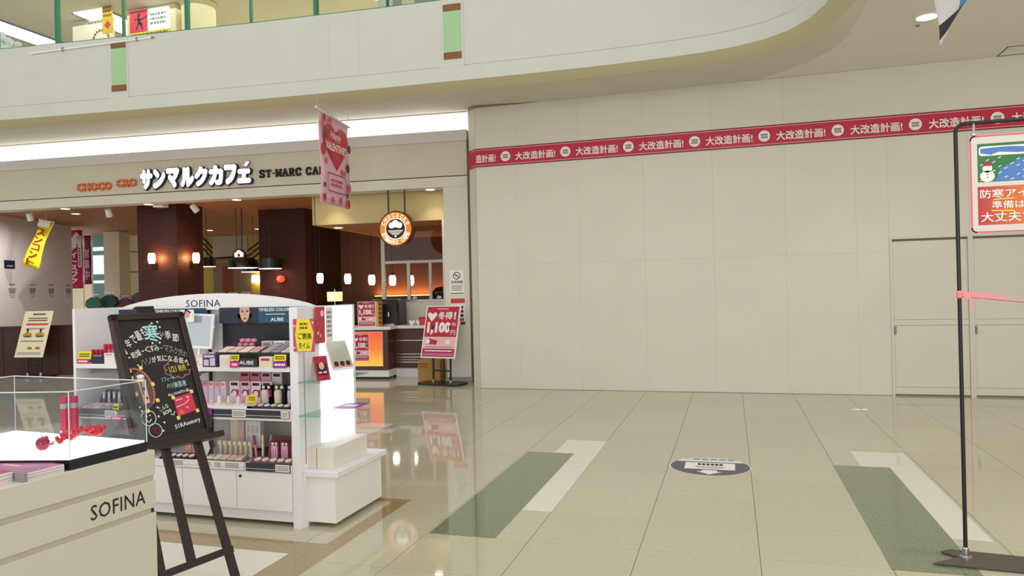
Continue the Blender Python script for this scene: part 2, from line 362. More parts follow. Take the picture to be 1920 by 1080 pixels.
GREENP = mat('green_plaque', (160, 198, 148), .5); BROWNP = mat('brown_plaque', (128, 78, 32), .5)
for xc, w in ((-8.515, .245), (-3.42, .245)):
    y, a = on_path(xc)
    p = thing('wall_plaque', 'green plaque with brown ends on the parapet at %s' % ('left' if xc < -5 else 'centre above the lit cove end'), 'plaque', (xc, y, 0), a, 'green plaques on the parapet')
    box('green_field', GREENP, p, -w/2, w/2, -.012, .002, 4.63, 5.17); box('brown_end', BROWNP, p, -w/2, w/2, -.014, .002, 4.54, 4.63); box('brown_end', BROWNP, p, -w/2, w/2, -.014, .002, 5.17, 5.26)
    box('pilaster', PARA, p, -w/2-.03, w/2+.03, -.008, .004, 4.452, 5.328); box('pilaster_foot', PARA, p, -w/2-.03, w/2+.03, -.019, .004, 4.425, 4.46)
# white conduit along the parapet at left
y, a = on_path(-9.2)
cd = thing('wall_conduit', 'thin white tube fixed on the parapet at upper left', 'tube', (-8.95, on_path(-8.95)[0], 5.245), a)
MB().tube([(-1.05,-.012,-.03),(1.0,-.012,.03)], .011, 8).build('tube', SHELFW, cd)
for dx in (-.5, .75): box('clip', GREY, cd, dx-.012, dx+.012, -.028, .0, -.02+dx*.03, .03+dx*.03)
box('end_cap', GREY, cd, .99, 1.03, -.026, .0, .015, .045)
# seams on the parapet
for xc in (-5.2, -4.75): 
    y, a = on_path(xc); o = box('seam', mat('seam_grey', (188, 187, 176), .7), para, -.0015, .0015, -.0012, .001, 4.453, 5.325); o.location = (xc, y, 0); o.rotation_euler = (0, 0, a)
# balcony glass, posts
GRN = mat('green_rail_metal', (36, 122, 84), .35, metal=.2)
rail = thing('glass_balustrade', 'glass balustrade with green posts standing on the balcony parapet', 'railing')
sweep('bottom_channel', [(.09, ZT-.002), (.09, ZT+.018), (.02, ZT+.018), (.02, ZT-.002)], GRN, rail)
sweep('top_rail', [(.09, 6.45), (.09, 6.52), (.02, 6.52), (.02, 6.45), (.09, 6.45)], GRN, rail)
GP = [(-12.9,8.21),(-11.68,8.33),(-10.63,8.435),(-9.58,8.54),(-8.46,8.65),(-7.41,8.737),(-6.40,8.82),(-5.40,8.885),(-4.35,8.95),(-3.3,8.99),(-2.2,9.02)]
for k, ((ax, ay), (bx, by)) in enumerate(zip(GP, GP[1:])):
    a = math.atan2(by-ay, bx-ax); L = math.hypot(bx-ax, by-ay)
    o = box('glass_pane', GLASS, rail, .02, L-.02, .05, .058, ZT+.015, 6.45); o.location = (ax, ay, 0); o.rotation_euler = (0, 0, a)
    r = .034 if k % 2 else .012
    o = MB().box(-r*.8, r*.8, .02, .075, ZT-.0, 6.47).build('post', GRN, rail); o.location = (ax, ay, 0); o.rotation_euler = (0, 0, a)

# ---- ground-floor ceiling (soffit) between balcony and hoarding / cafe, and to the right
cl = MB(); V = [(x, y, 4.30) for x, y in OUT[11:]]; m = len(V)
V += [(.3, YW+.1, 4.30), (7.2, YW+.1, 4.30), (7.2, 2.0, 4.30)]
cl.add(V, [(0, m, m+1, m+2) + tuple(range(m-1, 0, -1))])
cl.add([(x, y, z+.06) for x, y, z in V], [(0, m, m+1, m+2) + tuple(range(m-1, 0, -1))])
ceil = struct(cl.build('ceiling', CEILP))
# access hatch in that ceiling
ht = thing('ceiling_hatch', 'square access panel outlined in the ceiling at upper right', 'hatch', (3.69, 10.41, 4.3))
for a in ((-.42,.42,-.205,-.19),(-.42,.42,.17,.185),(-.42,-.405,-.205,.185),(.405,.42,-.205,.185)): box('frame', DARKL, ht, a[0],a[1],a[2],a[3],-.004,.001)
box('lid', CEILP, ht, -.4,.4,-.185,.165,-.003,.001)
LAMP = mat('lamp_emitter_white', (255, 250, 238), .5, emit=9); LAMPC = mat('lamp_emitter_warm', (255, 226, 178), .5, emit=7)
def downlight(loc, lab, r=.075, m=LAMP, power=0, col=(1,.93,.82), ring=SHELFW, grp=None, blend=.6):
    t = thing('downlight', lab, 'light', loc, 0, grp)
    MB().lathe([(r*1.22, .002), (r*1.2, -.008), (r*1.02, -.012), (r, -.004)], 24).build('trim_ring', ring, t, smooth=True)
    MB().lathe([(r, -.002), (r*.96, -.006)], 24).build('lamp_disc', m, t)
    if power:
        l = bpy.data.lights.new('downlight_lamp', 'SPOT'); l.energy = power; l.color = col; l.spot_size = 1.9; l.spot_blend = blend; l.shadow_soft_size = r
        o = bpy.data.objects.new('downlight_lamp', l); COL.objects.link(o); o.parent = t; o.location = (0, 0, -.03)
    return t
downlight((2.06, 8.72, 4.3), 'round recessed light glowing in the ceiling beside the hanging flag', .1, LAMP, 60, (1,.96,.88))
sp = thing('smoke_detector', 'tiny round sensor on the ceiling below the recessed light', 'sensor', (2.03, 8.98, 4.3)); MB().lathe([(.022,.001),(.022,-.008),(.012,-.02)], 14).build('body', GREY, sp)

# ---- upper floor seen through the balustrade
UPC = mat('upper_ceiling_paint', (226, 214, 190), .7); UPW = mat('upper_wall_cream', (232, 216, 178), .6); UPG = mat('upper_wall_grey', (205, 200, 188), .6)
up = MB(); up.box(-20, 6, 9.3, 22, 4.45, 4.6); struct(up.build('floor_upper', UPG))
uc = MB(); uc.box(-20, 6, 9.2, 22, 7.0, 7.1); uceil = struct(uc.build('ceiling_upper', UPC))
uw = MB(); uw.box(-20, 6, 17, 17.2, 4.6, 7.0); struct(uw.build('wall_upper', UPW))
us = MB(); us.box(-4.6, -4.4, 10.0, 17, 4.6, 7.0); us.box(-10.2, -4.5, 12.9, 13.05, 4.6, 7.0); struct(us.build('wall_upper_side', UPW))
TROUGH = mat('light_trough_emitter', (255, 255, 255), .5, emit=2.2)
for k, (xa, xb, ya, yb, dx) in enumerate(((-14.15, -13.55, 10.2, 13.2, 0), (-11.95, -11.25, 11.05, 14.0, 0))):
    t = thing('ceiling_light_trough', ('long bright ceiling light strip upstairs at far left' if k == 0 else 'bright ceiling light strip upstairs beside the yellow banner'), 'light', (0,0,0), 0, 'upstairs light strips')
    box('diffuser', TROUGH, t, xa, xb, ya, yb, 6.985, 6.999)
    for q in ((xa-.04, xa), (xb, xb+.04)): box('edge_trim', GREY, t, q[0], q[1], ya, yb, 6.975, 6.999)
c1 = thing('sign_column', 'cream upstairs column carrying a red and white lightbox', 'column', (-10.3, 11.3, 0))
UC = mat('column_cream', (238, 222, 176), .5)
box('shaft', UC, c1, -.62, .5, 0, .5, 4.6, 6.99)
SB = thing('picture_sign', 'red sign with dark dancing figure beside a white panel on upstairs column', 'sign', (-10.40, 11.28, .12))
box('red_panel', mat('red_sign', (214, 18, 60), .4, emit=.35), SB, -.42, .0, -.02, .015, 6.42, 6.82); box('white_panel', mat('white_sign', (250, 250, 255), .4, emit=.8), SB, .0, .47, -.02, .015, 6.42, 6.82)
fig = [stroke([(-.22,6.7),(-.2,6.6),(-.14,6.55)], .05), stroke([(-.2,6.6),(-.27,6.47)], .035), stroke([(-.2,6.6),(-.12,6.47)], .035), stroke([(-.3,6.66),(-.16,6.64),(-.03,6.69)], .03)]
art('figure', INK, SB, [q for f in fig for q in f]+[disc(-.2,6.74,.035)], -.0205); greek('small_print', GREY, SB, .05, .42, 6.5, 6.75, 3, -.0205, 3)
box('base_strip', YEL, SB, -.42, .47, -.015, .012, 6.3, 6.41); greek('strip_print', BROWNP, SB, -.4, .45, 6.31, 6.4, 1, -.016, 5)
c2 = thing('round_column', 'plain round cream column upstairs right of the lightbox', 'column', (-9.45, 11.5, 0)); MB().lathe([(.33,4.6),(.3,4.7),(.3,6.9),(.34,6.99)], 32).build('shaft', UC, c2, smooth=True)
YB = thing('hanging_banner', 'yellow vertical banner hanging upstairs left of the red sign', 'banner', (-11.08, 11.0, .06))
box('cloth', mat('yellow_banner', (232, 190, 20), .6), YB, -.12, .12, -.004, .004, 6.42, 6.93); art('emblem', mat('orange_red', (200, 60, 30), .6), YB, [[(-.08,6.58),(0,6.5),(.08,6.58),(0,6.66)]], -.0045); greek('lettering', BROWNP, YB, -.1, .1, 6.72, 6.95, 3, -.0045, 9)
WR = thing('wreath_emblem', 'ring emblem on the upstairs wall behind the second green post', 'sign', (-11.85, 11.4, .45))
box('board', UPC, WR, -.5, .5, 0, .03, 4.15, 6.54)
art('ring', BROWNP, WR, [disc(.2+.19*math.cos(a), 6.1+.19*math.sin(a), .03, n=8) for a in [k*pi/9 for k in range(18)]], -.001); greek('caption', GREY, WR, -.1, .45, 6.42, 6.6, 2, -.001, 2)
FLW = thing('blossom_decoration', 'clump of white artificial blossoms behind the glass at far left', 'decoration', (-11.15, 9.0, 5.35))
bl = MB()
for k in range(46):
    a = random.uniform(0, 2*pi); r = .42*random.random()**.5; cx, cy, cz = r*math.cos(a), .25*random.uniform(-1, 1), .12+.42*random.random()*(1-abs(r)/.5)
    bl.lathe([(.0,-.05),(.05,-.02),(.055,.02),(.0,.05)], 7, (cx, cy, cz))
bl.build('blossoms', mat('blossom_white', (250, 250, 250), .6), FLW); MB().tube([(0,0,-.75),(0,0,.1)], .02).build('stem', BROWNP, FLW)
SPOT_W = mat('spot_white', (235, 233, 228), .4)
us2 = thing('upstairs_spotlight', 'small dark spotlight upstairs above the hanging valentine banner', 'light', (-5.3, 10.6, 6.2)); MB().lathe([(.05,0),(.06,.06),(.05,.13)], 16).build('body', mat('maroon', (110, 40, 44), .5), us2); MB().lathe([(.055,-.01),(.05,0)], 16).build('lens', LAMP, us2); MB().tube([(0,0,.1),(0,0,.8)], .012).build('stem', GREY, us2)
up_p = thing('upstairs_poster', 'grey poster panel upstairs right of the small spotlight', 'poster', (-5.05, 10.5, 0)); box('panel', UPG, up_p, -.2, .35, 0, .03, 5.4, 6.6); art('print', GREY, up_p, [[(.05,5.9),(.25,5.9),(.2,6.4),(.1,6.5)]], -.001)

# ---- cafe shop front (local u to the right, w inwards)
def cstruct(name, mb, m): return struct(mb.build(name, m, None, (OX, OY, 0), TH))
FASC = mat('fascia_taupe', (215, 208, 190), .5, noise=.02, nscale=3); LINT = mat('lintel_pale', (224, 220, 206), .5)
m_ = MB(); m_.box(-12, 0, 0, .25, 3.388, 3.94); fasc = cstruct('wall_fascia', m_, FASC)
m_ = MB(); m_.box(-12, .0, .0, .32, 3.21, 3.372); struct(m_.build('trim_1', LINT, None, (OX, OY, 0), TH))
m_ = MB(); m_.box(-12, .006, .012, .26, 3.37, 3.392); struct(m_.build('trim_2', BLACK, None, (OX, OY, 0), TH))
m_ = MB(); m_.box(-12, .0, -.05, .2, 3.94, 4.116); struct(m_.build('trim_3', mat('cove_ledge', (214, 211, 210), .5), None, (OX, OY, 0), TH))
m_ = MB(); m_.box(-.012, .03, -.01, .3, .03, 3.94); struct(m_.build('trim_4', mat('corner_bronze', (92, 78, 56), .4), None, (OX, OY, 0), TH))
m_ = MB(); m_.box(-12, .02, .2, .3, 4.1, 4.6); struct(m_.build('wall_cove_back', LINT, None, (OX, OY, 0), TH))
COVE = mat('cove_emitter', (255, 255, 255), .5, emit=1.5)
lt = thing('cove_light', 'long white glowing cove light above the cafe fascia', 'light', cp(0, 0), TH)
m_ = MB(); m_.prism([(-12, 4.13), (-.005, 4.13), (-.005, 4.41), (-12, 4.41)], .03, .06); m_.build('diffuser', COVE, lt)
m_ = MB(); m_.box(-12, -.003, .0, .03, 4.405, 4.425); m_.build('top_trim', LINT, lt)
PILW = mat('pillar_white', (222, 219, 210), .45)
m_ = MB(); m_.bbox(-.43, -.012, 0, .45, .1, 3.21, .004); cstruct('wall_pillar', m_, PILW)
m_ = MB(); m_.box(-.44, .0, -.012, .46, 0, .1); struct(m_.build('baseboard_pillar', mat('base_grey', (150, 146, 140), .4), None, (OX, OY, 0), TH))
# ceilings and walls inside
CBR = mat('cafe_ceiling_brown', (176, 120, 84), .6); WALLB = mat('cafe_wall_brown', (112, 66, 44), .55, noise=.05, nscale=4); TAN = mat('bulkhead_tan', (206, 186, 132), .55)
BRK = brickmat('dark_brick_tile', (78, 28, 23), (66, 22, 20), (34, 12, 11), row=.042, bw=.19)
m_ = MB(); m_.box(-14, -2.95, .32, 8.2, 3.3, 3.4); m_.box(-14, -2.95, .3, .34, 3.21, 3.4); cstruct('ceiling_cafe', m_, CBR)
m_ = MB(); m_.box(-2.95, -.43, .45, .55, 2.72, 3.4); m_.box(-2.98, -2.92, .45, 4.3, 2.72, 3.4); cstruct('wall_bulkhead', m_, TAN)
m_ = MB(); m_.box(-2.92, 1.2, .55, 4.3, 2.72, 2.8); cstruct('ceiling_counter', m_, CBR)
m_ = MB(); m_.box(-4.4, 1.4, 4.1, 4.3, 0, 3.4); cstruct('wall_cafe_back', m_, WALLB)
m_ = MB(); m_.box(-4.55, -4.15, 2.9, 4.1, 0, 3.3); cstruct('wall_cafe_dark', m_, mat('dark_umber', (52, 30, 24), .5))
m_ = MB(); m_.box(-5.25, -4.2, 2.5, 3.6, 0, 3.3); cstruct('wall_brick', m_, BRK)
m_ = MB(); m_.box(-6.8, -5.95, .8, 1.6, 0, 3.3); cstruct('wall_brick_pillar', m_, BRK)
m_ = MB(); m_.box(-.6, -.45, .45, 4.1, 0, 2.72); cstruct('wall_cafe_right', m_, PILW)
YELW = mat('mustard_wall', (206, 190, 96), .6)
m_ = MB(); m_.box(-10.6, -4.3, 8.0, 8.2, 0, 3.3); cstruct('wall_far_mustard', m_, YELW)
# white side wall (two skins)
wx = [(-10.18, .35), (-11.1, 3.85)]
m_ = MB(); m_.hexa([(wx[0][0],wx[0][1],0),(wx[1][0],wx[1][1],0),(wx[1][0]-.15,wx[1][1],0),(wx[0][0]-.15,wx[0][1],0),(wx[0][0],wx[0][1],3.3),(wx[1][0],wx[1][1],3.3),(wx[1][0]-.15,wx[1][1],3.3),(wx[0][0]-.15,wx[0][1],3.3)])
LILAC = mat('pale_lilac_wall', (214, 206, 204), .6)
sidew = cstruct('wall_left', m_, LILAC)
HALF = mat('dark_panel_wood', (62, 28, 22), .45, noise=.15, nscale=9)
m_ = MB(); m_.hexa([(-10.02,.60,0),(-8.0,1.22,0),(-8.05,1.36,0),(-10.05,.74,0),(-10.02,.60,.97),(-8.0,1.22,.97),(-8.05,1.36,.97),(-10.05,.74,.97)])
m_.hexa([(-10.02,.58,.97),(-7.98,1.2,.97),(-8.05,1.38,.97),(-10.05,.76,.97),(-10.02,.58,1.0),(-7.98,1.2,1.0),(-8.05,1.38,1.0),(-10.05,.76,1.0)])
half = cstruct('wall_low', m_, HALF)
for k in range(4):
    u = -9.8+k*.5; w = .60+(u+10.02)*.3069
    o = box('panel_rail', BLACK, half, -.006, .006, -.006, .002, .03, .95); o.location = (u, w, 0); o.rotation_euler = (0, 0, .3)
# far shop beyond the side opening
FARW = mat('far_shop_cream', (220, 208, 178), .6); FARC = mat('far_shop_ceiling', (200, 205, 190), .6)
m_ = MB(); m_.box(-24, -6.5, 13.0, 13.2, 0, 5); m_.box(-10.75, -10.6, 8.2, 13, 0, 5); cstruct('wall_far_shop', m_, FARW)
m_ = MB(); m_.box(-24, -6.5, 8.25, 13.2, 4.2, 4.3); m_.box(-24, -14.05, 3.9, 8.25, 4.2, 4.3); cstruct('ceiling_far_shop', m_, FARC)
fcol = thing('far_column', 'cream square column far behind the pink flags', 'column', cp(-11.3, 5.4), TH); box('shaft', FARW, fcol, -.24, .24, 0, .4, 0, 3.29)
m_ = MB(); m_.box(-12.1, -10.3, 6.6, 6.7, 0, 3.29); fw = cstruct('wall_far_panel', m_, FARW)
for z in (2.25, 2.82): box('groove', BLACK, fw, -12.08, -10.4, 6.59, 6.6, z-.012, z+.012)
TEAL = mat('pale_teal', (150, 190, 190), .5); 
fwn = thing('far_window', 'bright pale teal window strip right of the dark red flag', 'window', cp(-12.3, 6.1), TH)
box('frame', mat('teal_frame', (120, 165, 165), .5), fwn, -.2, .22, 0, .06, 0.0, 3.28); 
for z0, z1 in ((1.95, 2.02), (2.2, 2.72), (2.85, 2.95)): box('bright_pane', mat('daylight_pane', (225, 250, 250), .4, emit=.9), fwn, -.17, .19, -.02, .0, z0, z1)
for k, (x, z, c_) in enumerate(((-10.9, 1.15, (60, 120, 90)), (-10.55, 1.2, (50, 90, 80)), (-10.2, 1.1, (120, 80, 90)), (-9.85, 1.25, (110, 100, 110)), (-9.5, 1.15, (130, 60, 60)), (-9.2, 1.3, (150, 140, 120)))):
    gm = thing('garment', ['dark green', 'deep teal', 'mauve', 'grey violet', 'dull red', 'khaki'][k]+' garment hanging in the shop behind the white side panel', 'garment', cp(x-.25, 4.6+.12*k, z-.22), TH, 'garments in the far shop')
    gb = MB(); gb.prism([(-.17,0),(.17,0),(.16,.35),(.24,.42),(.2,.55),(.07,.62),(-.07,.62),(-.2,.55),(-.24,.42),(-.16,.35)], -.05, .05); gb.build('cloth', mat('cloth%d' % k, c_, .8), gm)
    MB().tube([(-.15,0,.58),(0,0,.66),(.15,0,.58)], .008, 6).build('hanger', STEEL, gm)
    box('rail', STEEL, gm, -.16, .16, -.01, .01, .68, .70); box('stand', STEEL, gm, -.01, .01, -.01, .01, -z+.22, .68)
# chevrons, grey panel on the mustard wall
mw = thing('wall_mural', 'pale grey panel with dark chevron stripes on the mustard back wall', 'mural', cp(-9.4, 7.995), TH)
box('grey_panel', mat('mural_grey', (204, 200, 184), .6), mw, -.62, .5, -.02, 0, 2.66, 3.29)
box('lower_panel', mat('mural_taupe', (150, 138, 112), .6), mw, -.62, .62, -.02, 0, .3, 2.5)
box('red_stripe', mat('mural_red', (150, 78, 56), .6), mw, -.3, .02, -.03, -.02, .3, 2.4)
P = []
for dz in (0, .16, .32): P += stroke([(-.92, 3.25-dz), (-.64, 2.95-dz)], .05) + stroke([(.52, 2.66-dz+.16), (.98, 3.12-dz)], .05)
art('chevron', INK, mw, P+stroke([(-.64, 2.63), (.5, 2.68)], .05), -.022); box('copper_bar', mat('copper_paint', (176, 110, 62), .5), mw, -.66, .55, -.05, -.02, 2.56, 2.62)
for k in range(3):
    sg = thing('framed_notice', 'small framed notice low on the mustard back wall, %s of three' % ORD[k].replace('third from left', 'rightmost') if k != 1 else 'small framed notice low on the mustard back wall, middle of three', 'notice', cp(-9.75+.42*k, 7.9), TH, 'notices on the mustard wall')
    box('sheet', PAPER, sg, -.15, .15, -.02, 0, 1.38, 1.62); greek('print', INK, sg, -.1, .1, 1.42, 1.52, 2, -.021, k)

# ================================================================== CAFE SIGNS
ORG = mat('orange_letter', (216, 108, 48), .5); LETW = mat('lit_white_letter', (255, 255, 255), .4, emit=1.6); NAVY = mat('letter_navy', (26, 28, 62), .4)
t = thing('fascia_lettering_orange', 'small orange letters reading CHOCO CRO on the taupe fascia', 'sign', cp(0, 0), TH)
text('lettering', 'CHOCO', ORG, t, -7.39, -6.66, 3.47, 3.62, -.001, bold=.045, lift=.03, depth=.03); text('lettering', 'CRO', ORG, t, -6.56, -6.14, 3.505, 3.655, -.001, bold=.045, lift=.03, depth=.03)
P = []
for x0, x1, z0 in ((-7.39, -6.66, 3.47), (-6.56, -6.14, 3.505)):
    P += [R4(x0, x1, z0+.068, z0+.076)]
art('stencil_gap', FASC, t, P, -.0315)
KANA = [('サ', -6.04, -5.79), ('ン', -5.78, -5.53), ('マ', -5.51, -5.25), ('ル', -5.23, -4.96), ('ク', -4.95, -4.69), ('カ', -4.67, -4.39), ('フ', -4.37, -4.13), ('ェ', -4.12, -3.86)]
t = thing('fascia_lettering_kana', 'big glowing white katakana channel letters on the cafe fascia', 'sign', cp(0, 0), TH)
for ch, x0, x1 in KANA:
    z0, z1 = (3.44, 3.79) if ch != 'ェ' else (3.45, 3.70)
    b_ = text('letter_return', ch, NAVY, t, x0-.018, x1+.03, z0-.022, z1+.012, -.0, bold=.11, lift=.05, depth=.05)
    text('letter_face', ch, LETW, b_, x0, x1, z0, z1, -.051, bold=.08, lift=.004, depth=.004)
b_ = art('accent_return', NAVY, t, [[(-4.0,3.74),(-3.93,3.73),(-3.86,3.82),(-3.93,3.83)]], -.05, .01); art('accent', LETW, t, [[(-3.985,3.748),(-3.935,3.738),(-3.875,3.812),(-3.93,3.82)]], -.0605, .004)
# slab-serif letters
def slab(ch):
    S = {'S': [[(.85,.78),(.72,.95),(.3,.95),(.15,.75),(.3,.55),(.7,.45),(.85,.25),(.7,.05),(.28,.05),(.15,.22)], [(.85,.98),(.85,.72)], [(.15,.02),(.15,.28)]],
         'T': [[(.5,.05),(.5,.95)], [(.1,.95),(.9,.95)], [(.1,.95),(.1,.75)], [(.9,.95),(.9,.75)], [(.3,.03),(.7,.03)]],
         'M': [[(.12,.05),(.15,.95)], [(.15,.95),(.5,.2)], [(.5,.2),(.85,.95)], [(.85,.95),(.88,.05)], [(0,.03),(.28,.03)], [(.7,.03),(1,.03)], [(0,.97),(.2,.97)], [(.8,.97),(1,.97)]],
         'A': [[(.15,.05),(.5,.95)], [(.5,.95),(.85,.05)], [(.3,.35),(.7,.35)], [(0,.03),(.32,.03)], [(.68,.03),(1,.03)]],
         'R': [[(.22,.05),(.22,.95)], [(.22,.95),(.65,.95),(.8,.82),(.8,.65),(.65,.5),(.22,.5)], [(.5,.5),(.85,.05)], [(.05,.03),(.4,.03)], [(.05,.97),(.3,.97)], [(.75,.03),(1,.03)]],
         'C': [[(.85,.72),(.7,.95),(.35,.95),(.15,.7),(.15,.3),(.35,.05),(.7,.05),(.85,.28)], [(.85,.98),(.85,.68)]],
         'F': [[(.22,.05),(.22,.95)], [(.1,.97),(.88,.97)], [(.88,.97),(.88,.75)], [(.22,.5),(.6,.5)], [(.05,.03),(.45,.03)], [(.6,.6),(.6,.4)]],
         'E': [[(.22,.05),(.22,.95)], [(.08,.97),(.88,.97)], [(.08,.03),(.9,.03)], [(.22,.5),(.6,.5)], [(.88,.97),(.88,.78)], [(.9,.03),(.9,.25)]], '-': [[(.1,.5),(.9,.5)]]}
    return S[ch]
t = thing('fascia_lettering_serif', 'black slab serif letters reading ST-MARC CAFE partly behind the pink banner', 'sign', cp(0, 0), TH)
u = -3.72
for ch in 'ST-MARC CAFE':
    wch = .058 if ch in '- ' else .108
    if ch != ' ':
        mb = MB()
        for pl in slab(ch):
            for q in stroke([(u+x*wch, 3.535+(u+3.72)*.0+z*.125) for x, z in pl], .028 if abs(pl[0][1]-pl[-1][1]) > .3 or len(pl) > 2 else .014):
                a = sum(q[i][0]*q[(i+1) % 4][1]-q[(i+1) % 4][0]*q[i][1] for i in range(4)); mb.prism(q if a > 0 else q[::-1], -.03, 0)
        mb.build('letter', INK, t)
    u += wch*1.14
# round hanging sign
t = thing('round_sign', 'illuminated round orange cafe sign hanging on two black rods', 'sign', cp(-1.275, .1), TH)
ORB = mat('orange_lit', (236, 140, 30), .4, emit=.35); LW2 = mat('white_lit', (255, 252, 240), .4, emit=.45); RIMB = mat('sign_rim_brown', (70, 28, 18), .4)
zc, rr = 2.56, .298
mb = MB(); mb.prism(disc(0, zc, rr, n=48), -.07, .07); mb.build('housing', RIMB, t)
art('orange_ring', ORB, t, [disc(0, zc, rr-.022, n=48)], -.07, .002); art('white_ring', LW2, t, [disc(0, zc, .182, n=40)], -.072, .002); art('black_disc', INK, t, [disc(0, zc, .165, n=40)], -.074, .002)
for arc, a0, a1, flip in (('CHOCOCRO', 2.75, .39, 1), ('ST-MARC CAFE', -2.75, -.39, -1)):
    for k, ch in enumerate(arc):
        if ch == ' ': continue
        a = a0+(a1-a0)*k/(len(arc)-1); rm = .228; cx, cz = rm*math.cos(a), zc+rm*math.sin(a)
        text('ring_letter', ch, LW2, t, cx-.024, cx+.024, cz-.034, cz+.034, -.0725, bold=.05, rot=a-pi/2 if flip > 0 else a+pi/2)
tree = [disc(-.07, zc+.06, .05, n=14), disc(.07, zc+.06, .05, n=14), disc(0, zc+.085, .062, n=14), disc(-.035, zc+.05, .05, n=14), disc(.04, zc+.05, .05, n=14), R4(-.1, .1, zc+.012, zc+.05)]
art('emblem_crown', LW2, t, tree, -.0762, .001)
art('emblem_hill', INK, t, [[(-.14,zc-.012),(.14,zc-.012),(.05,zc+.012),(0,zc+.026),(-.06,zc+.01)]], -.0774, .0008)
art('emblem_water', LW2, t, [R4(-w, w, zc-z-.005, zc-z+.005) for z, w in ((.03,.13),(.052,.115),(.074,.09),(.094,.06))]+[disc(0, zc-.125, .018, n=12)], -.0762, .001)
for x in (-.145, .145): MB().tube([(x,0,zc+.25),(x,0,3.21)], .013, 10).build('rod', BLACKM, t)

# ================================================================== CAFE LIGHTS
for k, u in enumerate((-7.82, -6.05, -4.28, -2.5, -.70)):
    downlight(cp(u, .17, 3.208), 'warm recessed light in the lintel underside, '+['left of the leftmost white spotlight pair', 'beside the small white ceiling box', 'above the black drum pendants', 'behind the hanging valentine banner', 'right of the round sign rods'][k], .075, LAMP, 14, (1,.9,.75), SHELFW, 'lintel downlights')
for k, (u, w, z) in enumerate(((-8.9, 1.6, 3.3), (-8.2, 3.0, 3.3), (-8.9, 6.2, 3.3), (-7.6, 6.4, 3.3), (-2.75, 1.0, 2.718))):
    downlight(cp(u, w, z), 'recessed light in the brown cafe ceiling, '+['above the yellow banner', 'left of the brick pillar', 'left one before the mustard wall', 'right one before the mustard wall', 'under the tan bulkhead'][k], .08, LAMPC, 16, (1,.75,.45), SHELFW, 'cafe ceiling downlights')
def spotlight(u, lab, tilt, pw_=150, aim=(.9, 0, 1.1)):
    t = thing('spotlight', lab, 'light', cp(u, .42, 3.3), TH, 'white track spotlights')
    box('canopy', SPOT_W, t, -.05, .05, -.05, .05, -.02, .0); MB().tube([(0,0,-.01),(0,0,-.1)], .012, 8).build('stem', SPOT_W, t)
    h = MB().lathe([(.04,.06),(.055,.05),(.06,-.09),(.05,-.1)], 18).build('head', SPOT_W, t, smooth=True); h.location = (0,-.01,-.16); h.rotation_euler = (.5, tilt, 0)
    MB().lathe([(.05,-.1),(.045,-.095)], 18).build('reflector', GREY, h)
    l = bpy.data.lights.new('spot_lamp', 'SPOT'); l.energy = pw_; l.color = (1,.95,.93); l.spot_size = 1.5; l.spot_blend = .8; l.shadow_soft_size = .04; o = bpy.data.objects.new('spot_lamp', l); COL.objects.link(o); o.parent = t; o.location = (-.08, .03, -.22); o.rotation_euler = aim
spotlight(-8.85, 'white spotlight at the far left under the cafe ceiling', .2); spotlight(-7.1, 'white spotlight between pillar and yellow banner', .15); spotlight(-5.3, 'white spotlight tilted at the right edge of the brick pillar', -.5, 10)
t = thing('ceiling_box', 'small white box on the ceiling in front of the brick pillar', 'fixture', cp(-5.98, .4, 3.3), TH); MB().bbox(-.11,.11,-.08,.08,-.13,0,.01).build('cover', SPOT_W, t); box('base', SPOT_W, t, -.125,.125,-.09,.09,-.02,.0)
GLOW = mat('sconce_glow', (255, 222, 160), .5, emit=5.5)
def barrel(prof=((.045,-.1),(.062,-.06),(.068,0),(.062,.07),(.05,.1))): return MB().lathe(list(prof), 20)
for loc_, rz_, lab in ((cp(-6.41, .68, 2.25), TH, 'glowing barrel sconce at left on the brick pillar'), (cp(-5.83, 1.2, 2.26), TH+pi/2, 'glowing barrel sconce at right on the brick pillar')):
    t = thing('wall_sconce', lab, 'lamp', loc_, rz_, 'brick pillar sconces'); barrel().build('shade', GLOW, t, smooth=True)
    box('bracket', BLACKM, t, -.02, .02, 0, .12, -.13, -.1); box('wall_plate', BLACKM, t, -.04, .04, .105, .12, -.18, -.06); MB().lathe([(.025,-.14),(.03,-.1)], 12).build('cup', BLACKM, t)
    l = bpy.data.lights.new('sconce_bulb', 'POINT'); l.energy = 7; l.color = (1,.42,.14); l.shadow_soft_size = .03; o = bpy.data.objects.new('sconce_bulb', l); COL.objects.link(o); o.parent = t; o.location = (.1 if rz_ == TH else -.1, .05, .0)
for k, (u, w, z) in enumerate(((-3.63, 2.0, 1.815), (-3.04, 2.0, 1.79), (-2.535, 2.0, 1.755), (-2.105, 2.0, 1.735), (-1.735, 2.0, 1.725))):
    t = thing('pendant_lamp', 'glowing white barrel pendant over the counter, '+ordl(k, 5), 'lamp', cp(u, w, z), TH, 'row of barrel pendants')
    barrel().build('shade', mat('pendant_glow', (255, 240, 210), .5, emit=4.5), t, smooth=True); MB().lathe([(.03,.1),(.035,.13),(.012,.15)], 14).build('cap', BLACKM, t); MB().tube([(0,0,.14),(0,0,(3.3 if u < -2.95 else 2.72)-z)], .005, 6).build('cord', BLACKM, t)
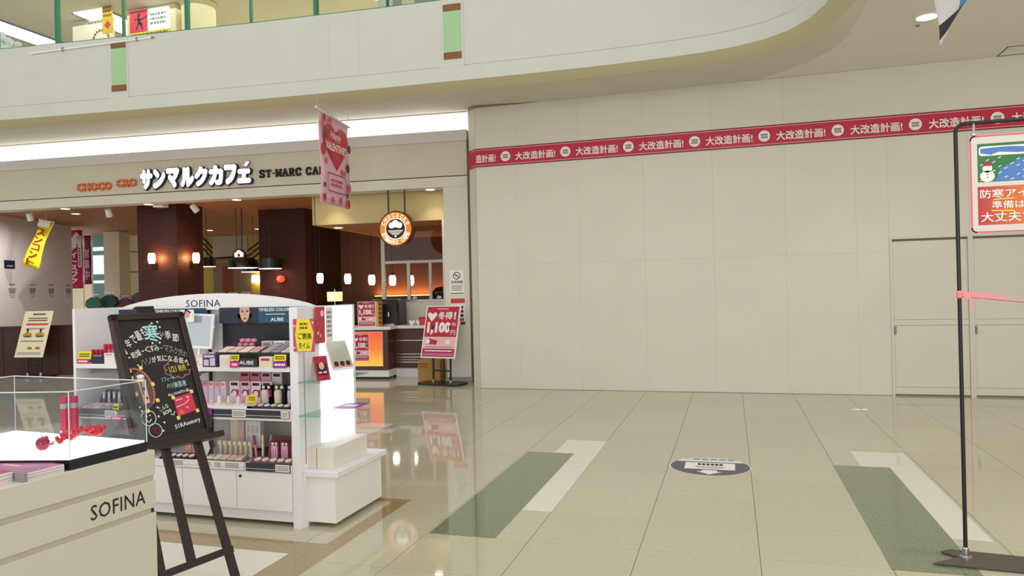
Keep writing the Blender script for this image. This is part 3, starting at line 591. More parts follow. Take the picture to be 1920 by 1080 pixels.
for k, (u, w, z, r, lab) in enumerate(((-5.70, 2.6, 2.1, .30, 'large black drum pendant under the small cafe emblem'), (-6.0, 3.5, 2.04, .26, 'black drum pendant just right of and below the largest drum'), (-4.83, 2.2, 2.05, .23, 'black drum pendant before the dark brick wall'), (-6.82, 3.0, 2.17, .18, 'small black drum pendant at the right edge of the brick pillar'))):
    t = thing('drum_pendant', lab, 'lamp', cp(u, w, z), TH, 'black drum pendants')
    mb = MB(); mb.lathe([(r,0),(r,.2),(r-.012,.2),(r-.012,0)], 32); mb.build('shade', BLACK, t, smooth=True); MB().lathe([(r-.004,-.006),(r-.004,.0)], 32).build('diffuser', mat('drum_diffuser', (255, 246, 220), .5, emit=3.5), t)
    MB().tube([(0,0,.2),(0,0,3.3-z)], .006, 6).build('cord', BLACKM, t); MB().tube([(-r+.01,0,.19),(0,0,.32),(r-.01,0,.19)], .004, 5).build('spider', BLACKM, t)
    l = bpy.data.lights.new('drum_bulb', 'SPOT'); l.energy = 12; l.color = (1,.8,.55); l.spot_size = 2.2; l.shadow_soft_size = .15; o = bpy.data.objects.new('drum_bulb', l); COL.objects.link(o); o.parent = t; o.location = (0,0,-.02)
t = thing('reflected_emblem', 'reflection of the cafe emblem, built as a small sign on two black rods', 'sign', cp(-5.46, 2.1), TH)  # stands for a reflection, built as a solid hanging disc
mb = MB(); mb.prism(disc(0, 2.32, .15, n=24), -.02, .02); mb.build('disc', INK, t); art('crown', LW2, t, [disc(-.06,2.36,.05,n=12), disc(.06,2.36,.05,n=12), disc(0,2.39,.06,n=12), R4(-.1,.1,2.3,2.35)], -.021); art('mark', INK, t, [disc(0,2.34,.03,n=12)], -.023)
for x in (-.06, .06): MB().tube([(x,0,2.45),(x,0,3.3)], .009, 6).build('rod', BLACKM, t)
# orange glow spots on the dark brick wall come from two small globes
for k, (u, w, z) in enumerate(((-5.36, 2.9, 2.37), (-4.72, 2.42, 1.83))):
    t = thing('red_globe_lamp', ['upper red globe lamp at the left corner of the dark brick wall', 'lower red dome lamp on the dark brick wall'][k], 'lamp', cp(u, w, z), TH)
    MB().lathe([(.02,-.07),(.07,-.05),(.09,0),(.07,.06),(.02,.08)], 20).build('globe', mat('red_globe', (214, 70, 40), .5, emit=.9), t, smooth=True); MB().tube([(0,0,.07),(0,.06,.1)], .01, 6).build('arm', BLACKM, t)
    l = bpy.data.lights.new('globe_bulb', 'POINT'); l.energy = 3; l.color = (1,.22,.1); l.shadow_soft_size = .09; o = bpy.data.objects.new('globe_bulb', l); COL.objects.link(o); o.parent = t; o.location = (0,-.12,0)
t = thing('small_square_lamp', 'small square cream lamp on the mustard wall left of the brick', 'lamp', cp(-8.55, 7.9, 1.98), TH); MB().bbox(-.12,.12,-.1,.08,-.11,.11,.015).build('shade', GLOW, t); box('back_plate', BLACKM, t, -.05,.05,.07,.1,-.05,.05)
t = thing('table_lamp', 'drum shaded yellow table lamp glowing behind the counter', 'lamp', cp(-3.56, 2.5, .9), TH)
MB().lathe([(.15,.45),(.155,.64)], 28).build('shade', mat('lamp_shade_glow', (255, 205, 110), .6, emit=2.6), t, smooth=True); MB().tube([(0,0,.02),(0,0,.7)], .01, 8).build('stem', STEEL, t); MB().lathe([(.09,0),(.085,.02),(.02,.035)], 20).build('base', STEEL, t)
l = bpy.data.lights.new('table_lamp_bulb', 'POINT'); l.energy = 5; l.color = (1,.6,.25); l.shadow_soft_size = .1; o = bpy.data.objects.new('table_lamp_bulb', l); COL.objects.link(o); o.parent = t; o.location = (0,-.2,.55)
t = thing('side_cabinet', 'dark wooden cabinet under the yellow table lamp', 'cabinet', cp(-3.6, 2.5), TH); MB().bbox(-.5,.5,-.25,.25,0,.88,.006).build('body', HALF, t); MB().bbox(-.52,.52,-.27,.27,.88,.9,.004).build('top', HALF, t)

# ================================================================== COUNTER ZONE
CBW = mat('counter_brown', (84, 48, 38), .4, noise=.08, nscale=6); CTOP = mat('counter_top_white', (236, 232, 224), .25)
t = thing('cafe_counter', 'dark brown cafe counter with white top and orange lit front', 'counter', cp(0, 0), TH)
box('body', CBW, t, -2.75, -1.62, .45, 1.1, .16, .855); box('kick_base', SHELFW, t, -2.75, -1.62, .47, 1.08, .04, .16); box('plinth', BLACK, t, -2.73, -1.64, .5, 1.05, 0, .04)
box('body', CBW, t, -1.62, -.62, .8, 1.25, .16, .855); box('kick_base', SHELFW, t, -1.62, -.62, .82, 1.2, .0, .16)
MB().bbox(-2.8, -1.56, .42, 1.2, .86, .91, .006).build('top', CTOP, t); MB().bbox(-1.56, -.6, .76, 1.3, .86, .91, .006).build('top', CTOP, t)
for z, h in ((.255, .018), (.30, .012), (.345, .016), (.40, .014), (.64, .016)): box('chrome_strip', STEEL, t, -1.6, -.64, .79, .8, z, z+h)
gm = gradmat('orange_light_panel', (255, 176, 60), (238, 110, 48), (226, 72, 50), 2, .2, .83, emit=.9)
box('lit_panel', gm, t, -2.62, -1.72, .438, .45, .235, .82); box('panel_frame', STEEL, t, -2.63, -1.71, .442, .449, .225, .83)
def promo(parent, x0, x1, z0, z1, y, big=True):
    w = x1-x0; h = z1-z0; X = lambda a: x0+a*w; Z = lambda a: z0+a*h
    art('poster_sheet', PAPER, parent, [R4(x0, x1, z0, z1)], y, .003); yy = y-.003
    art('crimson_field', CRIM, parent, [R4(X(.03), X(.97), Z(.40), Z(.985))], yy); art('pink_field', mat('promo_pink', (244, 190, 196), .5), parent, [R4(X(.03), X(.97), Z(.175), Z(.4))], yy)
    art('magenta_strip', mat('promo_magenta', (168, 16, 86), .5), parent, [R4(X(.03), X(.97), Z(.02), Z(.175))], yy)
    hx, hz, s = X(.2), Z(.80), w*.14
    art('heart', PAPER, parent, [[(hx,hz-s),(hx+s,hz+s*.15),(hx+s*.9,hz+s*.6),(hx+s*.5,hz+s*.72),(hx,hz+s*.35),(hx-s*.5,hz+s*.72),(hx-s*.9,hz+s*.6),(hx-s,hz+s*.15)]], yy-.0008)
    text('headline', '冬得', PAPER, parent, X(.38), X(.80), Z(.735), Z(.885), yy-.0008, bold=.03); text('headline_mark', '!', PAPER, parent, X(.84), X(.90), Z(.735), Z(.885), yy-.0008, bold=.04)
    text('price', '1,100', PAPER, parent, X(.09), X(.78), Z(.435), Z(.69), yy-.0008, bold=.06); text('currency', '円', PAPER, parent, X(.80), X(.93), Z(.44), Z(.53), yy-.0008, bold=.015); text('tax_note', '税込', PAPER, parent, X(.81), X(.93), Z(.61), Z(.68), yy-.0008)
    greek('brand_print', PINKL, parent, X(.32), X(.66), Z(.925), Z(.96), 1, yy-.0008, 4)
    art('product_picture', CRIM, parent, [[(X(.12),Z(.26)),(X(.42),Z(.25)),(X(.44),Z(.33)),(X(.2),Z(.37))]], yy-.0008); art('product_picture', PAPER, parent, [disc(X(.16),Z(.31),w*.06), R4(X(.68),X(.8),Z(.27),Z(.34))], yy-.0014)
    greek('caption', GREY, parent, X(.1), X(.9), Z(.19), Z(.225), 1, yy-.0008, 8); greek('strip_text', PAPER, parent, X(.1), X(.9), Z(.11), Z(.155), 1, yy-.0008, 6); greek('strip_text', PINK, parent, X(.05), X(.95), Z(.04), Z(.09), 2, yy-.0008, 7)
t2 = thing('promo_poster', 'crimson promotional poster stuck on the orange lit counter front', 'poster', cp(0, .436), TH); promo(t2, -2.26, -1.96, .32, .79, 0)
t2 = thing('counter_display_box', 'wood sided promo box with crimson poster standing on the counter', 'display', cp(-2.06, .6, .91), TH)
box('box_body', mat('birch', (206, 170, 110), .5), t2, -.17, .21, 0, .2, 0, .44); promo(t2, -.17, .165, .0, .44, 0)
for k in range(5): box('side_slot', BROWNP, t2, .209, .212, .05, .15, .05+.08*k, .085+.08*k)
t2 = thing('coffee_machine', 'bulky black coffee machine behind the counter', 'machine', cp(-1.95, 1.05, .91), TH)
MB().bbox(-.28,.36,-.12,.3,0,.42,.02).build('body', mat('machine_black', (34, 30, 34), .35), t2); MB().bbox(-.25,.33,-.14,-.12,.24,.4,.008).build('front_panel', BLACK, t2)
for x in (-.1, .04, .18): MB().tube([(x,-.16,.24),(x,-.16,.16)], .02, 10).build('spout', STEEL, t2)
box('drip_tray', STEEL, t2, -.22, .3, -.2, -.12, 0, .03); MB().bbox(-.2,.3,-.05,.25,.42,.47,.015).build('cup_rail', BLACK, t2)
for k, (x, w_) in enumerate(((-1.33, .12), (-1.2, .12))):
    t2 = thing('heart_dish', ('left' if k == 0 else 'right')+' small white heart shaped dish on the counter', 'dish', cp(x, .9, .91), TH, 'heart dishes on counter')
    MB().prism([(0,.0),(.055,.05),(.05,.08),(.03,.09),(0,.07),(-.03,.09),(-.05,.08),(-.055,.05)], -.02, .02).build('dish', SHELFW, t2); box('stand', SHELFW, t2, -.03, .03, -.02, .02, 0, .012)
t2 = thing('gift_box', 'red gift box on the white counter beside the poster stand', 'box', cp(-1.05, .95, .91), TH); MB().bbox(-.14,.16,-.08,.1,0,.11,.005).build('carton', mat('gift_red', (206, 60, 60), .5), t2); MB().bbox(-.15,.17,-.09,.11,.11,.14,.005).build('lid', mat('gift_red2', (188, 44, 50), .5), t2); box('ribbon', PAPER, t2, -.01, .03, -.092, .112, .0, .142)
# kitchen hatch: posts, rail, glass, sill
ALU = mat('painted_alu', (206, 200, 192), .35)
t = thing('kitchen_screen', 'pale metal framed glass screen above the tiled kitchen hatch', 'screen', cp(0, 1.5), TH)
box('post', ALU, t, -2.12, -2.05, -.03, .03, .85, 2.72); box('post', ALU, t, -1.62, -1.56, -.02, .02, 1.36, 2.06); box('post', ALU, t, -1.19, -1.14, -.02, .02, 1.36, 2.06); box('post', ALU, t, -.68, -.6, -.03, .03, .85, 2.72)
box('rail', ALU, t, -2.06, -.62, -.025, .025, 2.04, 2.09); box('glass_pane', glassmat('screen_glass', (225, 222, 226), .09), t, -2.05, -.68, -.004, .004, 2.09, 2.72)
TILEW = mat('hatch_white_tile', (226, 224, 218), .2)
box('hatch_wall', TILEW, t, -2.05, -.62, .0, .12, 0, 1.33); MB().bbox(-2.07,-.6,-.03,.16,1.33,1.36,.004).build('sill', STEEL, t)
for k, (u, r) in enumerate(((-1.5, .05), (-1.02, .055))):
    t2 = thing('plate_stack', ('left' if k == 0 else 'right')+' small stack of white plates on the hatch sill', 'plates', cp(u, 1.56, 1.36), TH, 'plates on the hatch sill'); MB().lathe([(r*.5,0),(r,.015),(r,.022),(r*.7,.045),(r*.4,.05)], 18).build('plates', SHELFW, t2, smooth=True); MB().lathe([(r*.6,.05),(r*.8,.06)], 18).build('top_plate', SHELFW, t2)
t = thing('led_strip', 'warm light strip glowing along the wall behind the kitchen hatch', 'light', cp(0, 4.0), TH); box('emitter', mat('led_warm', (255, 190, 80), .5, emit=6), t, -3.3, -.7, 0, .03, 1.42, 1.435); box('channel', BLACKM, t, -3.3, -.7, -.06, .05, 1.36, 1.42)
l = bpy.data.lights.new('led_glow', 'AREA'); l.shape = 'RECTANGLE'; l.size = 2.6; l.size_y = .05; l.energy = 14; l.color = (1,.5,.15); o = bpy.data.objects.new('led_glow', l); COL.objects.link(o); o.parent = t; o.location = (-2, -.02, 1.45); o.rotation_euler = (pi-.35, 0, 0)
t = thing('back_counter', 'dark back counter along the brown kitchen wall', 'counter', cp(0, 3.5), TH); box('body', CBW, t, -3.3, -.7, 0, .55, 0, 1.32); box('top', BLACK, t, -3.32, -.68, -.03, .56, 1.32, 1.36)
t = thing('coffee_grinder', 'dark rounded coffee grinder at the right of the hatch', 'machine', cp(-1.45, 3.1, 1.0), TH); MB().lathe([(.16,0),(.16,.36),(.2,.42),(.2,.5),(.12,.58),(.03,.6)], 24).build('body', BLACK, t, smooth=True); MB().bbox(-.2,.2,-.2,.2,-1.0,.0,.01).build('stand', CBW, t)
# promo stand outside, cardboard box, pillar notices
A = -.19; t = thing('promo_stand', 'crimson 1,100 yen poster on black stand beside the white pillar', 'sign stand', (-4.50, 10.98, 0), A)
mb = MB(); mb.prismz([(-.33,-.19),(.33,-.19),(.4,-.1),(.4,.14),(.33,.22),(-.33,.22),(-.4,.14),(-.4,-.1)], 0, .03); mb.build('base_plate', BLACK, t)
for x in (-.16, .17): MB().tube([(x,0,.03),(x,.02,.95)], .017, 10).build('upright', BLACKM, t); MB().lathe([(.024,.03),(.024,.06),(.018,.07)], 14, (x,0,0)).build('collar', STEEL, t)
MB().tube([(-.16,.01,.22),(.17,.01,.22)], .012, 8).build('crossbar', BLACKM, t)
bd = bpy.data.objects.new('board', MB().bbox(-.33,.33,0,.018,-.432,.432,.004).mesh('board', PAPER)); COL.objects.link(bd); bd.parent = t; bd.location = (0, .0, .85); bd.rotation_euler = (-.265, 0, 0)
# art children of the board
promo(bd, -.325, .325, -.427, .427, -.0005)
t = thing('cardboard_box', 'brown cardboard box on the floor behind the promo stand', 'box', cp(-.815, .38), TH)
mb = MB(); mb.bbox(-.195,.195,-.15,.15,0,.36,.004); mb.build('carton', mat('kraft', (176, 136, 78), .8, noise=.05, nscale=6), t); box('tape', mat('kraft_tape', (196, 160, 104), .5), t, -.195, .195, -.03, .03, .359, .361)
greek('print', BROWNP, t, -.17, -.02, .22, .31, 2, -.151, 3); box('flap_line', BROWNP, t, -.195, .195, -.0015, .0015, .3605, .362)
t = thing('no_smoking_notice', 'no smoking symbol notice on the white cafe pillar', 'notice', cp(-.23, -.001), TH)
art('sheet', PAPER, t, [R4(-.12,.12,1.44,1.84)], 0, .002); art('ring', INK, t, stroke(disc(0,1.75,.055,n=24), .012, True)+stroke([(-.038,1.788),(.038,1.712)], .012)+[R4(-.03,.025,1.745,1.755)], -.002)
text('notice_text', '全席禁煙', INK, t, -.1, .1, 1.625, 1.67, -.002, bold=.02); greek('small_print', GREY, t, -.09, .09, 1.5, 1.6, 3, -.002, 1); art('rule', INK, t, [R4(-.11,.11,1.455,1.468)], -.002)
t = thing('payment_sticker', 'red and white payment sticker strip on the white pillar', 'sticker', cp(-.2, -.001), TH); art('sheet', PAPER, t, [R4(-.15,.11,.95,1.39)], 0, .002); art('red_block', mat('sticker_red', (206, 60, 44), .5), t, [R4(-.14,.1,1.30,1.38)], -.002); greek('print', INK, t, -.04, .08, 1.0, 1.27, 4, -.002, 5); art('red_foot', mat('sticker_red2', (150, 30, 40), .5), t, [R4(.02,.1,.95,1.0)], -.0035)

# ---- left part of the cafe: icons, banners, menu stand
wd_ = (wx[1][0]-wx[0][0], wx[1][1]-wx[0][1]); wl = math.hypot(*wd_); wa = math.atan2(wd_[1], wd_[0])+pi   # wall face looks to +u
def on_wall(s): return cp(wx[0][0]+wd_[0]*s/wl+.004, wx[0][1]+wd_[1]*s/wl)
FA = TH+math.atan2(wd_[1], wd_[0])   # local +x runs inwards along the wall; -Y looks to the room
for k in range(5):
    t = thing('drink_icon', 'printed drink icon on the pale side wall, '+ordl(k, 5), 'print', on_wall(.55+k*.72), FA, 'drink icons on the side wall')
    art('cup', GREY, t, [[(-.13,1.78),(.13,1.78),(.09,1.66),(-.09,1.66)]], 0); art('lines', GREY, t, [R4(-.1,.1,1.62,1.635), R4(-.07,.07,1.58,1.595), R4(-.1,.1,1.84,1.87)], 0)
for k, (s, z) in enumerate(((.5, 2.6), (.42, 2.28), (1.2, 2.28))):
    t = thing('wall_symbol', ['small dark outline symbol high on the side wall', 'dark square symbol at the edge of the side wall', 'dark square symbol right of its twin on the side wall'][k], 'print', on_wall(s), FA)
    art('square', NAVY, t, [R4(-.18,.18,z-.09,z+.09)], 0); art('inset', LILAC, t, [R4(-.1,.1,z-.04 if k else z-.06,z-.02 if k else z+.06)], -.001)
YC = mat('yellow_cloth', (232, 214, 24), .7)
t = thing('yellow_banner', 'yellow vertical banner with dark red characters hanging askew in the cafe', 'banner', cp(0, 1.2), TH)
pts = [(-9.39,3.16),(-9.08,3.09),(-9.485,2.14),(-9.845,2.24)]
mb = MB(); V = []; nx, nz = 6, 12
for j in range(nz+1):
    for i in range(nx+1):
        a, b = i/nx, j/nz; x = (pts[0][0]*(1-a)+pts[1][0]*a)*(1-b)+(pts[3][0]*(1-a)+pts[2][0]*a)*b; z = (pts[0][1]*(1-a)+pts[1][1]*a)*(1-b)+(pts[3][1]*(1-a)+pts[2][1]*a)*b
        V.append((x, .03*math.sin(6*b+2*a), z))
F = [(j*(nx+1)+i, (j+1)*(nx+1)+i, (j+1)*(nx+1)+i+1, j*(nx+1)+i+1) for j in range(nz) for i in range(nx)]
mb.add(V, F); o = mb.build('cloth', [YC], t, smooth=True); sd = o.modifiers.new('thickness', 'SOLIDIFY'); sd.thickness = .004
art('white_head', PAPER, t, [[(-9.38,3.155),(-9.1,3.095),(-9.15,2.98),(-9.43,3.03)]], -.036)
MR = mat('maroon_ink', (120, 20, 26), .6)
for k, ch in enumerate('スンコント'):
    a = (k+1.5)/6.2; cx = -9.235+(-9.665+9.235)*a; cz = 3.125+(2.19-3.125)*a
    text('character', ch, MR, t, cx-.1, cx+.1, cz-.07, cz+.07, -.04, bold=.035, rot=-.25)
MB().tube([(-9.42,0,3.17),(-9.06,0,3.09)], .012, 8).build('rod', SHELFW, t); MB().tube([(-9.24,0,3.13),(-9.24,0,3.3)], .003, 5).build('string', SHELFW, t)
def flag(name, lab, u, w, z0, z1, wd2, m, body, mcol, strip=None):
    t = thing(name, lab, 'flag', cp(u, w, 0), TH)
    V = []; nz = 14
    for j in range(nz+1):
        z = z1+(z0-z1)*j/nz
        for i in range(4): V.append((-wd2/2+wd2*i/3, .02*math.sin(j*.7+i), z))
    mb = MB(); mb.add(V, [(j*4+i, (j+1)*4+i, (j+1)*4+i+1, j*4+i+1) for j in range(nz) for i in range(3)]); o = mb.build('cloth', m, t, smooth=True); sd = o.modifiers.new('thickness', 'SOLIDIFY'); sd.thickness = .004
    h = (z1-z0)*.66/len(body)
    for k, ch in enumerate(body): text('character', ch, mcol, t, -wd2*.42, wd2*.16 if strip else wd2*.36, z1-(z1-z0)*.26-h*(k+.95), z1-(z1-z0)*.26-h*(k+.05), -.026, bold=.05)
    if strip: art('side_strip', PAPER, t, [R4(wd2*.2, wd2*.47, z0+(z1-z0)*.36, z1-(z1-z0)*.1)], -.026); greek('side_print', NAVY, t, wd2*.26, wd2*.42, z0+(z1-z0)*.38, z1-(z1-z0)*.3, 8, -.027, 2); art('head_mark', PAPER, t, stroke([(-wd2*.3,z1-.32),(wd2*.15,z1-.12)], .12)+stroke([(-wd2*.1,z1-.38),(wd2*.3,z1-.2)], .1), -.026)
    MB().tube([(wd2/2+.01,0,0),(wd2/2+.01,0,z1+.05)], .012, 8).build('pole', SHELFW, t); MB().tube([(-wd2/2,0,z1+.02),(wd2/2+.01,0,z1+.02)], .008, 6).build('top_bar', SHELFW, t); MB().lathe([(.1,0),(.1,.04),(.05,.07)], 20, (wd2/2+.01,0,0)).build('base', SHELFW, t)
flag('magenta_flag', 'tall magenta flag with white katakana seen through the cafe', -11.12, 4.0, 1.78, 3.22, .40, mat('magenta_cloth', (206, 18, 92), .7), 'アイトスワク', PAPER, True)
flag('maroon_flag', 'narrow dark red flag with pale characters right of the magenta flag', -11.32, 4.6, 1.89, 3.14, .22, mat('maroon_cloth', (110, 22, 54), .7), '営業中', mat('dull_pink', (206, 150, 170), .6))
t = thing('menu_stand', 'cream menu board with sandwich pictures on black stand before the low wall', 'sign stand', (-13.10, 11.05, 0), .09)
mb = MB(); mb.prismz([(-.32,-.2),(.3,-.2),(.36,-.1),(.36,.16),(.3,.24),(-.32,.24),(-.38,.16),(-.38,-.1)], 0, .03); mb.build('base_plate', BLACK, t)
for x in (-.15, .15): MB().tube([(x,0,.03),(x,.02,.95)], .017, 10).build('upright', BLACKM, t); MB().lathe([(.026,.03),(.026,.08),(.018,.09)], 14, (x,-.005,0)).build('collar', STEEL, t)
MB().tube([(-.15,.01,.24),(.15,.01,.24)], .012, 8).build('crossbar', BLACKM, t)
MENU = mat('menu_cream', (232, 226, 192), .5)
bd = bpy.data.objects.new('board', MB().bbox(-.325,.325,0,.018,-.467,.467,.004).mesh('board', MENU)); COL.objects.link(bd); bd.parent = t; bd.location = (0,0,.85); bd.rotation_euler = (-.308,0,0)
greek('heading', INK, bd, -.12, .18, .37, .43, 1, -.0005, 1); greek('subheading', INK, bd, -.2, .24, .25, .34, 2, -.0005, 2); art('red_bar', mat('menu_red', (214, 60, 40), .5), bd, [R4(-.22,.28,.175,.215)], -.0005)
BUN = mat('bun_brown', (196, 140, 60), .6); FIL = mat('filling_dark', (110, 70, 30), .6)
for cx, cz, s in ((-.14,-.02,1), (.14,-.02,1), (-.02,-.28,.55), (.16,-.28,.55)):
    art('sandwich_picture', BUN, bd, [disc(cx,cz,.105*s,.05*s)], -.0005); art('filling_picture', FIL, bd, [disc(cx+.01,cz-.03*s,.1*s,.018*s)], -.0014)
greek('captions', INK, bd, -.26, .26, -.16, -.13, 1, -.0005, 6); greek('small_print', GREY, bd, -.28, .26, -.42, -.36, 2, -.0005, 7); greek('price_print', GREY, bd, -.2, .24, .08, .13, 1, -.0005, 9)

# ================================================================== HANGING BANNERS, FLOOR STICKER, RIGHT STAND
# valentine banner: hangs from the balcony lip, runs away from the camera
p0, p1 = Vector((-5.464, 9.05, 0)), Vector((-5.579, 10.075, 0)); va = math.atan2(p1.y-p0.y, p1.x-p0.x); VL = (p1-p0).length
t = thing('valentine_banner', 'pink Happy Valentines banner with red heart hanging before the cafe fascia', 'banner', (p0.x, p0.y, 0), va)
VP = mat('valentine_pink', (238, 186, 204), .6); VR = mat('valentine_red', (206, 22, 40), .6); VC = mat('choc_brown', (92, 34, 30), .6); VM = mat('rose', (214, 90, 120), .6)
V = []; nz = 12
for j in range(nz+1):
    for i in range(7): V.append((VL*i/6, .012*math.sin(j*.6)+.008*math.sin(i*1.3), 4.07+(2.79-4.07)*j/nz))
mb = MB(); mb.add(V, [(j*7+i, (j+1)*7+i, (j+1)*7+i+1, j*7+i+1) for j in range(nz) for i in range(6)]); o = mb.build('sheet', VP, t, smooth=True); sd = o.modifiers.new('thickness', 'SOLIDIFY'); sd.thickness = .004
yb = -.024; cx = .52
art('heart', VR, t, [[(cx,3.02+.28),(cx+.22,3.5),(cx+.4,3.66),(cx+.42,3.8),(cx+.34,3.92),(cx+.18,3.95),(cx+.05,3.87),(cx,3.8),(cx-.05,3.87),(cx-.18,3.95),(cx-.34,3.92),(cx-.42,3.8),(cx-.4,3.66),(cx-.22,3.5)]], yb)
text('script', 'Happy', PAPER, t, cx-.2, cx+.16, 3.72, 3.86, yb-.001, bold=.005, shear=.25); text('title', "VALENTINE'S", PAPER, t, cx-.38, cx+.36, 3.57, 3.69, yb-.001, bold=.03); text('title_small', 'DAY', VM, t, cx-.1, cx+.1, 3.45, 3.54, yb-.001, bold=.02)
fr = rrect(.2, .84, 2.98, 3.24, .05); art('frame', mat('frame_purple', (140, 60, 100), .6), t, stroke(fr, .014, True), yb); greek('frame_text', VM, t, .32, .72, 3.05, 3.18, 2, yb, 11)
dots = [(.05,3.9,.05,VM),(.12,4.0,.06,VR),(.32,4.0,.05,VM),(.14,3.78,.06,GREY),(.98,3.7,.07,VC),(.07,3.55,.09,VR),(.17,3.4,.05,VM),(.93,3.4,.07,VC),(.8,3.3,.04,VM),(.7,3.3,.05,VM),(.97,3.1,.07,VM),(.1,3.05,.04,VC),(.9,2.98,.04,VC),(.08,2.87,.06,VR),(.38,2.86,.05,VM),(.65,2.87,.06,VM),(.93,2.86,.07,VR)]
for x, z, r, m_ in dots: art('sweet', m_, t, [disc(x, z, r*.8, r, 12)], yb)
MB().tube([(-.1,0,4.10),(VL+.06,0,4.06)], .014, 8).build('rod', SHELFW, t); MB().tube([(-.06,0,4.1),(-.06,0,4.2)], .003, 5).build('wire', STEEL, t); MB().tube([(VL,0,4.06),(VL,0,4.26)], .003, 5).build('wire', STEEL, t)
# wavy flag at the upper right
t = thing('hanging_flag', 'small white and blue flag fluttering from the ceiling at upper right', 'flag', (1.745, 6.5, 0), .45)
V = []; nz = 14
for j in range(nz+1):
    b = j/nz; z = 4.12-.83*b
    for i in range(7):
        a = i/6; V.append((-.17+.34*a-.03*b*b, .05*math.sin(5*b+3*a), z+.44*a*b*b))
mb = MB(); mb.add(V, [(j*7+i, (j+1)*7+i, (j+1)*7+i+1, j*7+i+1) for j in range(nz) for i in range(6)])
mb.m = [(1 if (i % 6) >= 3 and 5 < i//6 < 11 else (2 if i//6 in (11, 12) and (i % 6) < 5 else 0)) for i in range(len(mb.f))]
o = mb.build('cloth', [mat('flag_white', (214, 214, 216), .6), mat('flag_blue', (60, 140, 206), .6), mat('flag_black', (40, 40, 50), .6)], t, smooth=True); sd = o.modifiers.new('thickness', 'SOLIDIFY'); sd.thickness = .003
MB().tube([(-.18,0,4.13),(.18,0,4.13)], .01, 8).build('rod', SHELFW, t); MB().tube([(0,0,4.13),(0,0,4.3)], .003, 5).build('wire', STEEL, t)
# floor sticker
t = thing('floor_sticker', 'round navy floor sticker with white panel and arrow', 'sticker', (-.20, 6.27, .001), .0)
def flat(name, m, polys, z):
    mb = MB()
    for p in polys:
        a = sum(p[i][0]*p[(i+1) % len(p)][1]-p[(i+1) % len(p)][0]*p[i][1] for i in range(len(p))); mb.prismz(p if a > 0 else p[::-1], z, z+.0006)
    return mb.build(name, m, t)
flat('white_edge', PAPER, [disc(0,0,.327,.312,48)], 0); flat('navy_disc', mat('sticker_navy', (58, 56, 82), .3), [disc(0,0,.318,.303,48)], .0006)
flat('blue_segment', mat('sticker_pale_blue', (196, 218, 220), .4), [disc(0,0,.318,.303,24,.62,pi-.62)], .0012); flat('white_rule', PAPER, [R4(-.265,.265,.145,.185)], .0018)
flat('blue_print', GREY, [R4(-.14+.07*k,-.09+.07*k,.215,.255) for k in range(5)], .0018)
flat('white_panel', PAPER, [R4(-.2,.2,-.11,.115)], .0014); flat('panel_text', INK, [R4(-.1+.035*k,-.073+.035*k,.02,.085) for k in range(6)], .002); flat('panel_note', GREY, [R4(-.12,.12,-.04,-.02), R4(-.1,.1,-.075,-.06)], .002)
flat('arrow', PAPER, [[(-.06,-.14),(.06,-.14),(.06,-.185),(.1,-.185),(0,-.275),(-.1,-.185),(-.06,-.185)]], .0014)
# poster stand at the right
t = thing('poster_frame_stand', 'black tube sign stand with pink bordered winter poster at the right edge', 'sign stand', (1.17, 4.436, 0), 0)
W2 = .72
rp = [(0,0,.012),(0,0,2.28)] + [(.045-.045*math.cos(a), 0, 2.285+.045*math.sin(a)) for a in [pi/2*k/5 for k in range(1, 6)]] + [(W2-.045,0,2.33)] + [(W2-.045+.045*math.sin(a), 0, 2.285+.045*math.cos(a)) for a in [pi/2*k/5 for k in range(1, 6)]] + [(W2,0,.012)]
MB().tube(rp, .0105, 12).build('tube_frame', BLACKM, t, smooth=True)
BASE = mat('base_plate_grey', (84, 72, 66), .45, noise=.06, nscale=30)
mb = MB(); mb.prismz([(-.185,-.115),(.93,-.20),(.93,.02),(-.04,.125),(-.1,.08),(-.03,.01)], .004, .012); mb.build('base_plate', BASE, t)
for x in (0, W2): MB().lathe([(.03,.012),(.03,.02),(.017,.026),(.017,.065),(.012,.07)], 18, (x,0,0)).build('collar', STEEL, t, smooth=True)
for x in (.085, W2-.13): MB().tube([(x,-.004,2.33),(x,-.004,2.262)], .006, 8).build('hook', STEEL, t); MB().lathe([(.016,2.262),(.016,2.27)], 12, (x,-.004,0)).build('hook_knob', STEEL, t)
pb = MB(); pb.prism(rrect(.06, .66, 1.742, 2.262, .022), -.006, .002); pst = pb.build('poster_board', mat('poster_white', (216, 210, 202), .4), t)
art('pink_border', mat('border_pink', (226, 84, 124), .5), pst, stroke(rrect(.066, .654, 1.748, 2.256, .02), .008, True), -.006)
GRNP = mat('poster_green', (40, 118, 62), .5); BLP = mat('poster_blue', (74, 124, 196), .5); GRB = gradmat('poster_red_orange', (186, 20, 48), (230, 130, 30), (186, 20, 48), 0, .1, .66)
art('green_field', GRNP, pst, [R4(.098, .62, 2.012, 2.215)], -.006); art('blue_field', BLP, pst, [[(.18,2.015),(.61,2.015),(.61,2.14),(.3,2.13),(.2,2.08)]], -.0068)
art('snow_band', PAPER, pst, [rrect(.105, .61, 2.150, 2.2, .015)], -.0068); art('sky_band', BLP, pst, [[(.112,2.165),(.16,2.155),(.2,2.168),(.28,2.16),(.6,2.165),(.6,2.188),(.4,2.182),(.25,2.194),(.16,2.192),(.112,2.188)]], -.0076)
art('snow_flecks', PAPER, pst, [stroke([(.11+.028*((k*7) % 18), 2.02+.0115*(k % 11)), (.122+.028*((k*7) % 18), 2.026+.0115*(k % 11))], .004)[0] for k in range(44)], -.0076)
